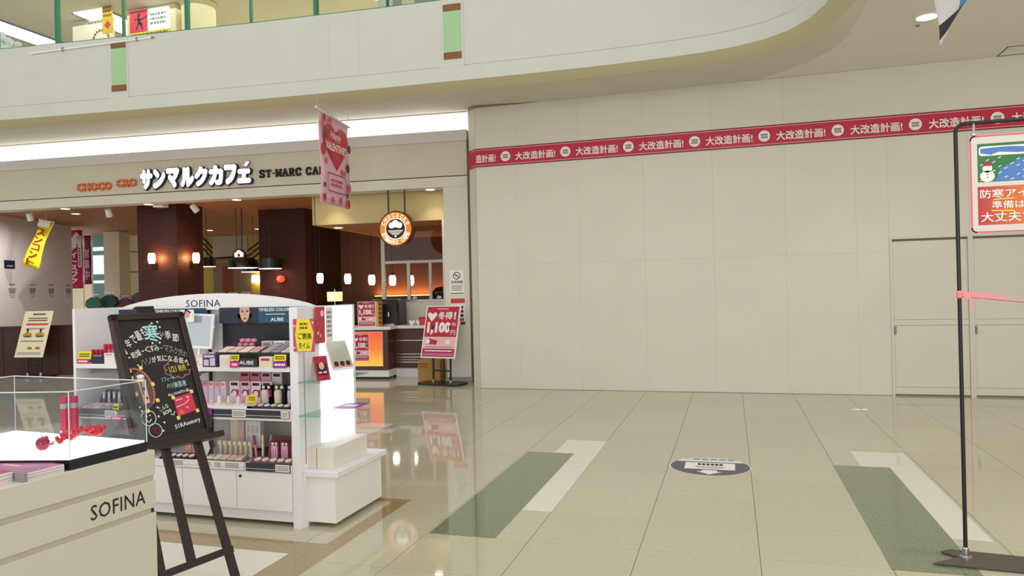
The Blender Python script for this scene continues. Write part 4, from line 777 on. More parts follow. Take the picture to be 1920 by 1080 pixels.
art('snowman', PAPER, pst, [disc(.142,2.042,.034,.03), disc(.142,2.083,.023,.022)], -.0084); art('red_hat', mat('hat_red', (176, 20, 40), .5), pst, [R4(.124,.158,2.096,2.116)], -.0092); art('buttons', INK, pst, [R4(.138,.147,2.035,2.039), R4(.138,.147,2.05,2.054), R4(.138,.147,2.065,2.068)], -.0092)
art('red_field', GRB, pst, [R4(.096, .62, 1.785, 1.988)], -.006)
text('poster_text', '防寒アイテムの', PAPER, pst, .106, .5, 1.925, 1.972, -.0068, bold=.014); text('poster_text', '準備は', PAPER, pst, .16, .31, 1.868, 1.91, -.0068, bold=.014); text('poster_text', '大丈夫ですか?', PAPER, pst, .108, .5, 1.800, 1.852, -.0068, bold=.014)
art('accent_wave', YEL, pst, [stroke([(.17,1.918),(.26,1.922),(.34,1.918)], .006)[0], stroke([(.16,1.86),(.26,1.856),(.34,1.86)], .006)[0]], -.0064)
# pink tape tied to the pole
t = thing('pink_tape', 'pink plastic tape tied round the black pole and stretched right', 'tape', (1.17, 4.436, 1.42), 0)
TAPE = mat('pink_tape', (238, 140, 152), .4)
MB().lathe([(.0115,-.02),(.0145,-.012),(.0145,.012),(.0115,.02)], 14).build('knot', TAPE, t)
mb = MB(); V = []
for k in range(9):
    x = .012+.09*k; z = .005-.012*k-.0006*k*k; h = .008+.007*math.sin(k*1.3+.4); V += [(x, -.012, z-h), (x, -.012, z+h)]
mb.add(V, [(2*k, 2*k+2, 2*k+3, 2*k+1) for k in range(8)]); o = mb.build('ribbon', TAPE, t); sd = o.modifiers.new('thickness', 'SOLIDIFY'); sd.thickness = .0015
mb = MB(); mb.add([(.01,-.013,.005),(.014,-.013,-.01),(.045,-.013,-.03),(.05,-.013,-.09),(.06,-.013,-.09),(.056,-.013,-.02)], [(0,1,2,5),(5,2,3,4)]); o = mb.build('tail', TAPE, t); sd = o.modifiers.new('thickness', 'SOLIDIFY'); sd.thickness = .0015
MB().tube([(.012,-.01,-.012),(.4,-.01,-.06),(.72,-.01,-.12)], .0016, 5).build('string', BROWNP, t)

# ================================================================== COSMETICS GONDOLA
GX, GY = -3.615, 4.1
G = thing('display_gondola', 'white double bay cosmetics shelf unit with curved header', 'shelf unit', (GX, GY, 0))
box('side_panel', SHELFW, G, -.885, -.862, 0, .42, .02, 1.435); MB().bbox(.885, .945, 0, .73, .0, 1.42, .004).build('side_panel', SHELFW, G)
box('back_panel', mat('back_panel_grey', (212, 212, 206), .4), G, -.862, .885, .42, .45, .1, 1.42)
box('back_skin', SHELFW, G, -.885, .885, .66, .72, .02, 1.40)
box('black_backing', mat('backing_black', (30, 30, 34), .4), G, .06, .885, .405, .42, 1.04, 1.40); box('upright', BLACKM, G, -.06, -.048, .395, .42, .1, 1.42)
box('wall_rail', mat('slot_dark', (120, 112, 108), .5), G, .945, .9465, .068, .073, .4, 1.33)
for x0, x1, zs in ((-.862, -.055, ((1.018, 1.045, .03), (.682, .711, .05))), (-.045, .885, ((1.004, 1.03, .026), (.732, .762, .076)))):
    for z0, z1, lip in zs:
        s = MB().bbox(x0, x1, 0, .40, z0, z1, .003).build('shelf', SHELFW, G); box('shelf_lip', SHELFW, s, x0, x1, -.006, .006, z1-lip, z1)
        for x in (x0+.03, x1-.05): box('bracket', STEEL, s, x, x+.006, .1, .41, z0-.05, z0)
MB().bbox(-.862, .885, -.005, .42, .353, .40, .004).build('deck', SHELFW, G)
box('carcass', GOND, G, -.862, .885, .012, .66, .1, .353); box('plinth', SHELFW, G, -.862, .885, .02, .6, .03, .1)
for a, b in ((-.86, -.412), (-.408, .033), (.037, .463), (.467, .883)):
    d = MB().bbox(a, b, -.004, .012, .105, .35, .002).build('door', GOND, G)
    if a > .4: MB().lathe([(.009,.0),(.009,.006)], 14).build('lock', INK, d).matrix_local = Matrix.Translation((.497, -.004, .318)) @ Matrix.Rotation(pi/2, 4, 'X')
# curved header with lettering
hd = [(-.84, 1.425)] + [(.83*math.sin(a)*1.0, 1.425+.098*math.cos(a*1.0)**1.6) for a in [-.5*pi+pi*k/24 for k in range(1, 24)]] + [(.84, 1.425)]
top = sorted(hd, key=lambda p: p[0])
poly = [(-.84,1.418),(-.29,1.418),(-.28,1.405),(.10,1.405),(.11,1.418),(.84,1.418)] + top[::-1]
mb = MB(); mb.prism(poly, .37, .395); h = mb.build('header', SHELFW, G)
text('brand_lettering', 'SOFINA', INK, h, -.225, .075, 1.428, 1.478, .37, bold=.0, spacing=1.05)
# portrait posters under the header
SKIN = mat('print_skin', (222, 176, 156), .5); HAIR = mat('print_hair', (40, 26, 28), .5); LIPS = mat('print_lips', (176, 24, 48), .5); TEALP = gradmat('print_teal', (30, 38, 62), (34, 84, 112), (40, 70, 100), 0, -.1, .8); DNAVY = mat('print_navy', (36, 44, 66), .5)
for x0, lab, first in ((-.82, 'wide lipstick poster with a portrait under the left half of the header', 0), (.07, 'wide lipstick poster with a portrait under the right half of the header', 1)):
    t = thing('lipstick_poster', lab, 'poster', (GX+x0, GY+.36 if first else GY+.35, 0))
    box('sheet', DNAVY, t, 0, .78, 0, .003, 1.305, 1.418); art('teal_field', TEALP, t, [R4(.33, .78, 1.306, 1.417)], 0)
    fx = .215
    art('hair', HAIR, t, [disc(fx, 1.372, .062, .045)+[], [(fx-.06,1.37),(fx-.05,1.306),(fx+.065,1.306),(fx+.06,1.37)]], -.0008); art('face', SKIN, t, [[(fx-.036,1.417),(fx-.04,1.38),(fx-.03,1.34),(fx-.012,1.318),(fx+.004,1.312),(fx+.02,1.32),(fx+.036,1.345),(fx+.044,1.385),(fx+.04,1.417)]], -.0016)
    art('eyes', HAIR, t, [disc(fx-.016,1.388,.012,.0045,10), disc(fx+.024,1.389,.012,.0045,10), R4(fx-.03,fx-.004,1.4,1.403), R4(fx+.012,fx+.038,1.4,1.403)], -.0024); art('nose', mat('print_skin_dark', (190, 138, 120), .5), t, [[(fx+.001,1.38),(fx+.008,1.358),(fx-.004,1.358)]], -.0024); art('lips', LIPS, t, [disc(fx+.003,1.338,.014,.0055,12)], -.0024)
    text('poster_title', 'TIMELESS COLOR lip', PAPER, t, .335, .62, 1.382, 1.41, -.0008, bold=.02); greek('poster_note', PAPER, t, .39, .55, 1.362, 1.372, 1, -.0008, 3); text('poster_brand', 'AUBE', PAPER, t, .43, .535, 1.318, 1.342, -.0008, bold=.02)
    for k, x in enumerate((.58, .63) if first else (.55, .63, .70)): art('lipstick_case', PAPER, t, [R4(x, x+.014, 1.306, 1.355)], -.0008); art('lipstick_bullet', LIPS, t, [[(x+.014,1.306),(x+.035,1.306),(x+.035,1.34),(x+.014,1.36)]], -.0016)
# ---- end cap
box('end_cabinet', GOND, G, .945, 1.16, .06, .70, .03, .33); MB().bbox(.945, 1.195, .03, .73, .33, .365, .004).build('end_top', SHELFW, G); box('end_post', SHELFW, G, .945, .965, .03, .06, .0, .33)
LITP = mat('end_lightbox', (235, 240, 255), .4, emit=1.55)
box('end_lightbox', LITP, G, .945, .952, .265, .70, .375, 1.41); box('end_lightbox_frame', SHELFW, G, .945, .955, .70, .73, .365, 1.42)
for z in (.94, .726):
    mb = MB(); mb.prismz([(.946,.0),(1.1,-.005),(1.146,.035),(1.15,.57),(.953,.60)], z-.008, z); s = mb.build('glass_shelf', GLASSG, G); box('glass_edge', mat('glass_edge', (120, 170, 160), .2), s, .946, 1.1, -.006, -.004, z-.008, z-.001)
# end cap items
for x0, x1, y0, y1, h_, lab in ((-2.672, -2.617, 4.2, 4.62, .50, 'slim white carton against the end panel of the shelf unit'), (-2.612, -2.492, 4.205, 4.67, .502, 'long plain white carton lying on the end cap of the shelf unit')):
    t = thing('white_carton', lab, 'box', ((x0+x1)/2, y0, .366)); w_ = (x1-x0)/2; CCR = mat('carton_cream', (234, 226, 214), .5)
    MB().bbox(-w_, w_, 0, y1-y0, 0, h_-.366, .003).build('carton', CCR, t); box('lid_seam', GAP, t, -w_+.004, w_-.004, .018, .0195, h_-.3662, h_-.3655)
t = thing('yellow_pop_card', 'yellow and pink promo card with black Japanese lettering on the end panel', 'card', (-2.697, 4.098, 0), .0)
art('pink_sheet', mat('pop_pink', (206, 70, 120), .5), t, [R4(0,.155,1.135,1.345)], 0, .002); art('yellow_shape', YEL, t, [[(.03,1.345),(.12,1.345),(.15,1.25),(.13,1.14),(.03,1.137),(.015,1.24)]], -.002); text('pop_text', 'ご褒美', INK, t, .035, .135, 1.215, 1.255, -.003, bold=.01); text('pop_text', 'タイム', INK, t, .04, .12, 1.155, 1.195, -.003, bold=.01); greek('pop_small', BROWNP, t, .05, .11, 1.275, 1.325, 2, -.003, 2); art('dots', PINKL, t, [disc(.012,1.3,.008,n=8), disc(.145,1.32,.008,n=8), disc(.008,1.16,.008,n=8)], -.003)
RX = -.8  # cards that lie on the side face are turned to look to +X
t = thing('red_side_card', 'red leaflet card hanging on the glowing end panel', 'card', (-2.655, 4.29, 0), pi/2); art('sheet', mat('side_red', (196, 60, 76), .5), t, [R4(0,.12,1.17,1.415)], 0, .002); art('spots', PINKL, t, [disc(.085,1.37,.022,n=12), disc(.03,1.24,.012,n=10), disc(.06,1.22,.01,n=8)], -.002)
t = thing('white_price_sheet', 'white price sheet on the glowing panel right of the red card', 'card', (-2.655, 4.42, 0), pi/2); art('sheet', PAPER, t, [R4(0,.09,1.16,1.41)], 0, .002); greek('print', GREY, t, .015, .075, 1.2, 1.39, 6, -.002, 3)
RC = mat('red_cardboard', (176, 18, 54), .5)
def tent(name, lab, loc, rz, w, h, spread, m1, m2, pic=True):
    t = thing(name, lab, 'card', loc, rz)
    for sgn in (1, -1):
        mb = MB(); mb.hexa([(-w/2, sgn*spread, 0), (w/2, sgn*spread, 0), (w/2, sgn*(spread-.003), 0), (-w/2, sgn*(spread-.003), 0), (-w/2, sgn*.003, h), (w/2, sgn*.003, h), (w/2, 0, h), (-w/2, 0, h)]); mb.build('panel', m1 if sgn < 0 else m2, t)
    if pic:
        g2 = bpy.data.objects.new('picture', MB().prism(R4(-w*.36, w*.36, h*.22, h*.92), -.002, -.001).mesh('picture', INK)); COL.objects.link(g2); g2.parent = t; g2.location = (0, -spread, 0); g2.rotation_euler = (-math.atan2(spread, h), 0, 0)
        art('picture_face', SKIN, g2, [disc(0, h*.62, w*.2, h*.16, 16)], -.002); art('picture_print', PINKL, g2, [R4(-w*.3,-w*.05,h*.3,h*.38), R4(w*.05,w*.3,h*.3,h*.38)], -.002)
    return t
tent('tent_card', 'dark red folded tent card on the upper glass shelf', (-2.585, 4.22, .9405), 1.1, .1, .155, .05, RC, mat('card_inside', (226, 214, 218), .6))
t = thing('makeup_mirror', 'tilted rectangular makeup mirror on a clear foot on the upper glass shelf', 'mirror', (-2.55, 4.45, .9405), 1.05)
b0 = MB().bbox(-.085,.085,0,.012,-.0,.22,.003); mi = b0.build('frame', SHELFW, t); mi.location = (0, -.02, .05); mi.rotation_euler = (-.55, 0, 0); art('glass', mat('mirror_face', (205, 205, 190), .08, metal=.55), mi, [R4(-.075,.075,.045,.21)], 0); art('print', mat('mirror_print', (206, 150, 146), .5), mi, [R4(-.075,.075,.01,.042)], 0); art('print_hair', HAIR, mi, [disc(-.045,.04,.018,.02,10), disc(0,.04,.018,.02,10), disc(.045,.04,.018,.02,10)], -.001)
MB().tube([(0,.02,.003),(0,.03,.12)], .006, 8).build('stem', ACRYL, t); box('foot', ACRYL, t, -.06, .06, -.05, .06, 0, .004)
t = thing('purple_reflection_sheet', 'purple reflection on the lower glass shelf, built as a thin sheet', 'leaflet', (-2.53, 4.52, .7262), .0); MB().box(-.07,.08,-.12,.1,0,.002).build('sheet', mat('purple_reflection', (126, 30, 110), .4), t); box('print', PINKL, t, -.04, .05, -.05, .03, .002, .0026)  # purple reflection on the glass, drawn as a coloured sheet

# ================================================================== PRODUCTS ON THE SHELVES
def gx(x): return GX+x
def carton(name, lab, cat, x, y, z, w, d, h, m, grp, face=None, hang=False, band=None):
    t = thing(name, lab, cat, (gx(x), GY+y, z), 0, grp)
    MB().bbox(-w/2, w/2, 0, d, 0, h, .0015).build('carton', m, t)
    if face: art('front_label', face, t, [R4(-w*.36, w*.36, h*.18, h*.72)], 0)
    if band: art('header_print', band, t, [R4(-w*.34, w*.34, h*.8, h*.93)], 0)
    if hang: art('window', PAPER, t, [disc(0, h*.42, w*.2, n=12)], -.0008)
    return t
def pop(name, lab, x, y, z, w, h, m, txt=None, tm_=INK, grp=None, tilt=-.15, cat='card', rows=2, seed=0):
    t = thing(name, lab, cat, (gx(x), GY+y, z), (tilt, 0, 0), grp); art('card', m, t, [rrect(-w/2, w/2, 0, h, min(w, h)*.12, 3)], 0, .0015)
    if txt: text('print', txt, tm_, t, -w*.4, w*.4, h*.25, h*.75, -.0015, bold=.02)
    elif rows: greek('print', tm_, t, -w*.4, w*.4, h*.2, h*.8, rows, -.0015, seed)
    return t
def palette(lab, x, y, z, cols, rows, cw, cd, mb_, tones, grp=None, slope=.28, rnd=False):
    W_, D_ = cols*cw+.02, rows*cd+.015
    t = thing('compact_tray', lab, 'tray', (gx(x), GY+y, z), (0, 0, 0), grp); hh = D_*slope
    mb = MB(); mb.hexa([(-W_/2,0,0),(W_/2,0,0),(W_/2,D_,0),(-W_/2,D_,0),(-W_/2,0,.012),(W_/2,0,.012),(W_/2,D_,.012+hh),(-W_/2,D_,.012+hh)]); mb.build('tray', mb_, t)
    for r in range(rows):
        for c in range(cols):
            m = tones[(r*cols+c) % len(tones)]
            if rnd: q = MB().lathe([(cw*.4,0),(cw*.4,.004),(cw*.36,.006)], 14)
            else: q = MB().bbox(-cw*.43,cw*.43,-cd*.42,cd*.42,0,.006,.003)
            o = q.build('compact', m, t); o.location = (-W_/2+.01+cw*(c+.5), .0075+cd*(r+.5), .0125+(.0075+cd*(r+.5))*slope); o.rotation_euler = (math.atan(slope), 0, 0)
    return t
def lipstick(lab, x, y, z, cap, body, h=.075, r=.009, grp=None):
    t = thing('lipstick', lab, 'lipstick', (gx(x), GY+y, z), 0, grp); MB().lathe([(r,0),(r,h*.5)], 10).build('base', body, t, smooth=True); MB().lathe([(r*.93,h*.5),(r*.93,h*.98),(r*.8,h)], 10).build('cap', cap, t, smooth=True); return t
BLUSH = [mat('tone%d' % k, c, .45) for k, c in enumerate(((236,204,190),(226,188,176),(240,214,200),(216,160,158)))]; GREYT = [mat('gtone%d' % k, c, .4) for k, c in enumerate(((176,164,170),(150,138,150),(206,196,196)))]; PALE = [mat('ptone%d' % k, c, .4) for k, c in enumerate(((240,232,226),(232,222,214)))]
PKB = mat('pink_carton', (240, 186, 206), .45); PKB2 = mat('pink_carton_light', (246, 222, 232), .45); PKB3 = mat('rose_carton', (226, 130, 160), .45); CRM = mat('cream_tube', (234, 224, 196), .4); LAV = mat('lavender_carton', (216, 196, 226), .45); PURP = mat('purple_card', (150, 30, 140), .5); MAGC = mat('magenta_card', (214, 30, 120), .5); REDL = mat('red_cap', (204, 26, 70), .3); REDL2 = mat('rose_cap', (222, 90, 130), .3); BROWNC = mat('brown_case', (120, 84, 76), .35); VIOC = mat('violet_case', (110, 84, 140), .35); SILV = mat('silver_case', (196, 190, 204), .25, metal=.5)
# --- right bay, top shelf
Z1 = 1.03
palette('black tray of eight flesh toned compacts on the top shelf right bay', .42, .08, Z1+.075, 4, 2, .082, .055, BLACK, BLUSH)
box('riser', BLACK, bpy.data.objects['compact_tray'], -.17, .17, 0, .1, -.075, 0)
t = palette('tray of grey mauve compacts beside the yellow tag on the top shelf', .72, .07, Z1+.075, 3, 3, .075, .055, BLACK, GREYT); box('riser', BLACK, t, -.12, .12, 0, .15, -.075, 0)
for r in range(2):
    for c in range(3):
        t = thing('blush_pot', 'glossy pink blush pot, %s in the %s row of six' % (['left', 'middle', 'right'][c], ['lower', 'upper'][r]), 'blush pot', (gx(.34+.046*c+.015*r), GY+.24, Z1+.12+.028*r), 0, 'six pink blush pots')
        MB().lathe([(.014,0),(.021,.006),(.021,.018),(.012,.026)], 14).build('pot', mat('blush_pink', (226, 130, 160), .25), t, smooth=True); MB().lathe([(.0215,.008),(.0215,.011)], 14).build('ring', STEEL, t)
t = thing('pot_riser', 'low black riser under the pink blush pots', 'riser', (gx(.39), GY+.24, Z1)); box('block', BLACK, t, -.09, .09, -.03, .03, 0, .12); box('lip', GREY, t, -.09, .09, -.032, -.03, .105, .12)
for k in range(3): carton('palette_case', ['pale', 'white', 'pearly'][k]+' slim cosmetic case lying behind the compact trays', 'case',   .54+.1*k, .25, Z1, .085, .05, .155, [GREYT[2], PAPER, GREYT[0]][k], 'slim cases behind the trays', band=GREY)
for k in range(4): carton('foundation_compact', 'flesh coloured foundation compact under the small mirror, '+ordl(k, 4), 'compact', .12+.055*k, .1+.04*(k % 2), Z1+.0, .05, .02, .075+.01*(k % 2), BLUSH[k % 4], 'foundation compacts under the mirror', face=PALE[0])
t = thing('shelf_mirror', 'white framed rectangular mirror leaning on the top shelf behind the chalkboard', 'mirror', (gx(-.075), GY+.3, Z1+.1), (-.1, .04, 0))
MB().bbox(-.12,.12,0,.015,0,.25,.004).build('frame', SHELFW, t); art('glass', mat('mirror_glass', (198, 206, 212), .05, metal=.7), t, [R4(-.1,.1,.02,.235)], 0); box('knob', SHELFW, t, -.128, -.12, 0, .01, .15, .165); box('knob', SHELFW, t, .12, .128, 0, .01, .15, .165); box('stand', SHELFW, t, -.01, .01, .015, .03, -.1, .1)
t = pop('photo_tag', 'small white photo tag clipped above the shelf mirror', -.14, .28, 1.32, .12, .09, PAPER, rows=0, tilt=0); art('photo', BLUSH[3], t, [disc(.0,.06,.025,.03,14)], -.0016); art('photo_hair', HAIR, t, stroke([(-.03,.04),(-.01,.09),(.03,.07)], .01), -.0024)
t = carton('purple_leaflet_box', 'purple and white leaflet holder at the left front of the top shelf', 'leaflet box', .27, .0, 1.03, .11, .05, .085, mat('leaflet_dark', (66, 54, 88), .5), None); art('leaflet_print', LAV, t, [R4(-.045,-.005,.01,.05), R4(.005,.045,.01,.06), R4(-.045,.04,.065,.08)], 0)
carton('white_skin_box', 'white skincare box right of the purple leaflet holder', 'box', .385, .005, 1.03, .08, .04, .08, PKB2, None, face=CRM)
pop('yellow_tag', 'small yellow price tag left of the navy brand strip', .475, -.01, 1.075, .07, .04, YEL, rows=2, seed=1)
t = pop('magenta_lip_card', 'magenta lip shaped card under the left yellow tag', .475, -.012, 1.03, .07, .04, MAGC, rows=0); art('lips', PINKL, t, [disc(0,.02,.025,.009,14)], -.0016)
t = thing('brand_strip', 'navy strip lettered AUBE on the top shelf front', 'sign', (gx(.56), GY-.006, 1.035)); box('strip', DNAVY, t, -.07, .085, 0, .004, 0, .055); text('lettering', 'AUBE', PAPER, t, -.05, .06, .015, .04, -.0005, bold=.02)
t = carton('lip_gloss_box', 'cream box with red lip print right of the navy brand strip', 'box', .705, .0, 1.03, .1, .05, .07, CRM, None); art('lip_print', REDL, t, [rrect(-.035,.03,.045,.06,.006)], 0)
pop('yellow_tag', 'yellow price tag at the right end of the top shelf', .82, -.01, 1.075, .09, .042, YEL, rows=2, seed=2); t = pop('purple_tag', 'magenta tag under the right yellow tag on the top shelf', .82, -.012, 1.03, .1, .042, PURP, rows=1, tm_=PAPER)
for k in range(4): pop('sample_card', 'small lilac sample card in the cascade left of the top shelf, '+['top', 'second', 'third', 'bottom'][k], .155, -.004-.004*k, 1.0-.03*k, .1, .035, [PALE[0], mat('sample_dark', (70, 60, 84), .5), LAV, PKB2][k], rows=1, tm_=GREY, grp='cascade of sample cards', seed=k)
# --- right bay, middle shelf
Z2 = .762
for r in range(2):
    for c in range(4):
        nm = 'pink hanging lip pack, %s in the %s row' % (ordl(c, 4), ['front', 'back'][r]); t = carton('lip_pack', nm, 'pack', .37+.085*c+.03*r, .12+.07*r, Z2+.012+.055*r, .078, .012, .15-.0*r, [PKB2, PKB][(c+r) % 2] if not (r == 1 and c < 2) else PKB3, 'pink lip packs on the middle shelf', band=INK, hang=(r == 0))
        if r == 0: art('arch', INK, t, [q for q in stroke(disc(0, .07, .022, n=10, a0=0, a1=pi), .006)], -.0016); art('magenta_print', MAGC, t, [[(.015,.04),(.034,.05),(.034,.1),(.02,.09)]], -.0008)
    t = thing('pack_riser', ['front black stepped riser under the pink packs', 'rear black stepped riser under the pink packs'][r], 'riser', (gx(.52), GY+.12+.07*r, Z2)); box('step', BLACK, t, -.19, .22, 0, .06, 0, .012+.055*r); box('edge', GREY, t, -.19, .22, -.002, 0, .004, .012)
for k in range(5): carton('lip_balm_box', 'pale pink balm box left of the lip packs, '+ordl(k, 5), 'box', .1+.048*k, .1, Z2+.01, .042, .03, .15, [PKB2, PKB][k % 2], 'pale pink balm boxes', face=LAV, band=PKB3)
for k in range(3):
    t = carton('black_makeup_box', 'black makeup box with cream tube, %s on the middle shelf' % ['left', 'middle', 'right'][k], 'box', .62+.1*k, .12, Z2+.01, .088, .04, .13, BLACK, 'black makeup boxes'); MB().lathe([(.024,.012),(.026,.08),(.02,.1)], 14, (0,-.012,0)).build('tube', [PALE[1], CRM, LAV][k], t, smooth=True); art('label', PAPER, t, [disc(-.02,.115,.012,n=10), disc(.02,.115,.012,n=10)], 0)
carton('black_makeup_box', 'black makeup box standing on top of the black row', 'box', .845, .19, Z2+.14, .09, .04, .09, BLACK, None, face=CRM)
t = thing('box_base', 'black plinth carrying the black makeup boxes', 'riser', (gx(.72), GY+.1, Z2)); box('slab', BLACK, t, -.16, .16, 0, .14, 0, .01); box('edge', GREY, t, -.16, .16, -.002, 0, .002, .008)
for k in range(4):
    t = thing('tester_tube', 'small tester tube before the pink packs, '+ordl(k, 4), 'tube', (gx(.3+.075*k), GY+.055, Z2+.0), 0, 'tester tubes on the middle shelf'); MB().lathe([(.014,0),(.016,.03),(.013,.06),(.004,.075)], 12).build('tube', [PAPER, CRM, PKB2, PALE[1]][k], t, smooth=True); MB().lathe([(.014,0),(.0145,.018)], 12).build('cap', [INK, BROWNC, INK, GREY][k], t)
t = palette('white compact strip along the front of the middle shelf left half', .36, .0, Z2, 9, 1, .05, .04, SHELFW, PALE+BLUSH[:1], slope=.2); t2 = palette('black compact strip with round white compacts at middle shelf right', .715, .0, Z2, 6, 1, .05, .042, BLACK, PALE, slope=.2, rnd=True)
t = thing('yellow_oval_tag', 'yellow oval tag hanging before the pink packs', 'card', (gx(.6), GY-.004, Z2+.035)); art('card', YEL, t, [disc(0,.03,.042,.028,20)], 0, .0015); greek('print', BROWNP, t, -.025, .025, .015, .045, 2, -.0015, 4); box('wire', STEEL, t, -.001, .001, 0, .04, 0, .004)
def rail_(lab, x0, x1, z, dark, tags):
    t = thing('price_rail', lab, 'price rail', (gx(0), GY-.008, z)); box('strip', dark, t, x0, x1, -.004, 0, 0, .052); box('highlight', GREYT[2], t, x0, x1, -.0045, -.004, .014, .018)
    for a, b in tags: tg = art('price_tag', PAPER, t, [R4(a, b, .004, .05)], -.0045, .001); greek('price_print', GREY, tg, a+.006, b-.006, .01, .044, 3, -.0056, int(a*100))
rail_('dark price rail with white tags on the middle shelf edge', .1, .88, .702, mat('rail_navy', (44, 46, 60), .35), ((.45, .555), (.82, .878)))
t = pop('purple_promo_card', 'purple promo card with white bottles on the middle shelf edge', .225, -.02, .655, .15, .105, mat('promo_navy', (56, 26, 84), .5), rows=0, tilt=0); art('magenta_band', PURP, t, [R4(-.07,.073,.065,.103)], -.0016); art('bottle_print', PAPER, t, [R4(-.03,-.008,.01,.05), R4(.03,.06,.03,.045), R4(.045,.06,.01,.04)], -.0016); greek('band_print', PINKL, t, -.05, .05, .075, .093, 1, -.0024, 3)
# --- right bay, deck
Z3 = .40
for k, (x, w, h, m) in enumerate(((.30, .06, .19, CRM), (.355, .05, .18, mat('blush_card', (226, 196, 190), .5)), (.45, .12, .18, PALE[0]))):
    t = carton('tall_serum_box', ['tall cream serum box', 'narrow rosy box between two serum boxes', 'wide white serum box with tube prints'][k]+' on the bottom deck', 'box', x, .2, Z3+.06, w, .04, h, m, None)
    if k != 1: art('tube_prints', LAV if k else CRM, t, [R4(-w*.38+q*w*.28, -w*.38+q*w*.28+w*.16, .03+.07*r_, .08+.07*r_) for q in range(3) for r_ in range(2)], 0)
t = thing('serum_riser', 'dark riser behind the cream tubes on the bottom deck', 'riser', (gx(.4), GY+.18, Z3)); box('block', BROWNC, t, -.16, .14, 0, .08, 0, .06); box('edge', BLACK, t, -.16, .14, -.002, 0, .045, .06)
for k in range(7):
    t = thing('cream_tube', 'cream tube with grey stripe, %s in the deck row' % ordl(k, 7), 'tube', (gx(.245+.04*k), GY+.12, Z3+.012), 0, 'cream tubes on the deck'); MB().lathe([(.014,0),(.016,.02),(.016,.085),(.012,.105)], 12).build('tube', CRM, t, smooth=True); art('stripe', GREYT[1], t, [R4(-.006,.006,.02,.08)], -.0155)
for k in range(3):
    t = thing('mascara', 'slim mascara stick between tubes and pink packs, '+['left', 'middle', 'right'][k], 'mascara', (gx(.55+.035*k), GY+.1+.02*k, Z3+.012), (0, .12*(k-1), 0), 'mascara sticks'); MB().lathe([(.008,0),(.009,.09)], 10).build('case', [PKB3, CRM, REDL2][k], t, smooth=True); MB().lathe([(.008,.09),(.008,.15),(.006,.155)], 10).build('cap', [BROWNC, CRM, PKB3][k], t, smooth=True)
for k in range(3):
    t = carton('pink_lash_pack', 'rose mascara pack on dark backing, %s on the deck' % ['left', 'middle', 'right'][k], 'pack', .68+.078*k, .11, Z3+.012, .07, .02, .115, mat('pack_wine', (130, 44, 70), .5), 'rose mascara packs'); art('blister', PKB, t, [R4(-.024,.024,.01,.088)], 0); art('stick', PKB3, t, stroke([(-.008,.02),(-.008,.06)], .008)+stroke([(.01,.02),(.01,.06)], .008), -.001); art('label', PAPER, t, [disc(-.012,.1,.01,n=10), disc(.014,.1,.009,n=10)], 0)
t = thing('pack_tray', 'dark tray holding the rose mascara packs', 'tray', (gx(.72), GY+.09, Z3)); box('tray', BROWNC, t, -.14, .15, 0, .1, 0, .012); box('rear_wall', BROWNC, t, -.14, .15, .1, .106, 0, .15)
t = thing('spray_bottle', 'clear pump bottle with grey head at the right end of the deck', 'bottle', (gx(.83), GY+.22, Z3), 0); MB().lathe([(.025,0),(.027,.01),(.027,.13),(.012,.15)], 16).build('bottle', GREYT[2], t, smooth=True); MB().lathe([(.013,.15),(.013,.17)], 12).build('neck', STEEL, t); box('nozzle', BROWNC, t, -.03, .012, -.008, .008, .17, .185)
t = thing('black_white_card', 'white card with a dark profile drawing left on the deck', 'card', (gx(.135), GY+.12, Z3), (-.1, 0, 0)); art('card', PAPER, t, [R4(-.05,.05,0,.15)], 0, .002); art('profile', INK, t, [[(.0,.0),(.05,.0),(.05,.15),(.02,.14),(.01,.1),(.025,.06)], [(-.04,.11),(-.01,.13),(0,.12),(-.02,.1)]], -.0024)
for k in range(2): carton('coral_compact_box', ['left', 'right'][k]+' coral compact box under the chalkboard edge', 'box', -.02+.06*k, .12, Z3+.012, .055, .03, .09, mat('coral', (230, 150, 130), .5), 'coral compact boxes', band=BLACK, face=BLUSH[3])
t = palette('white lined compact strip at the left of the deck front', -.02, .0, Z3, 5, 1, .05, .06, BLACK, PALE, slope=.25, rnd=True); t = palette('mixed compact strip in the middle of the deck front', .35, .0, Z3, 5, 2, .058, .032, mat('strip_taupe', (130, 116, 106), .5), PALE+BLUSH, slope=.25); t = palette('brown compact strip with oval compacts at the right of the deck', .72, .0, Z3, 5, 1, .058, .06, BROWNC, PALE, slope=.25, rnd=True)
rail_('white price rail along the deck edge', -.1, .53, .358, PAPER, ((-.09, .06), (.17, .28), (.3, .36), (.38, .5))); rail_('navy price rail with one tag at the right deck edge', .545, .88, .356, mat('rail_navy', (44, 46, 60), .35), ((.77, .875),))
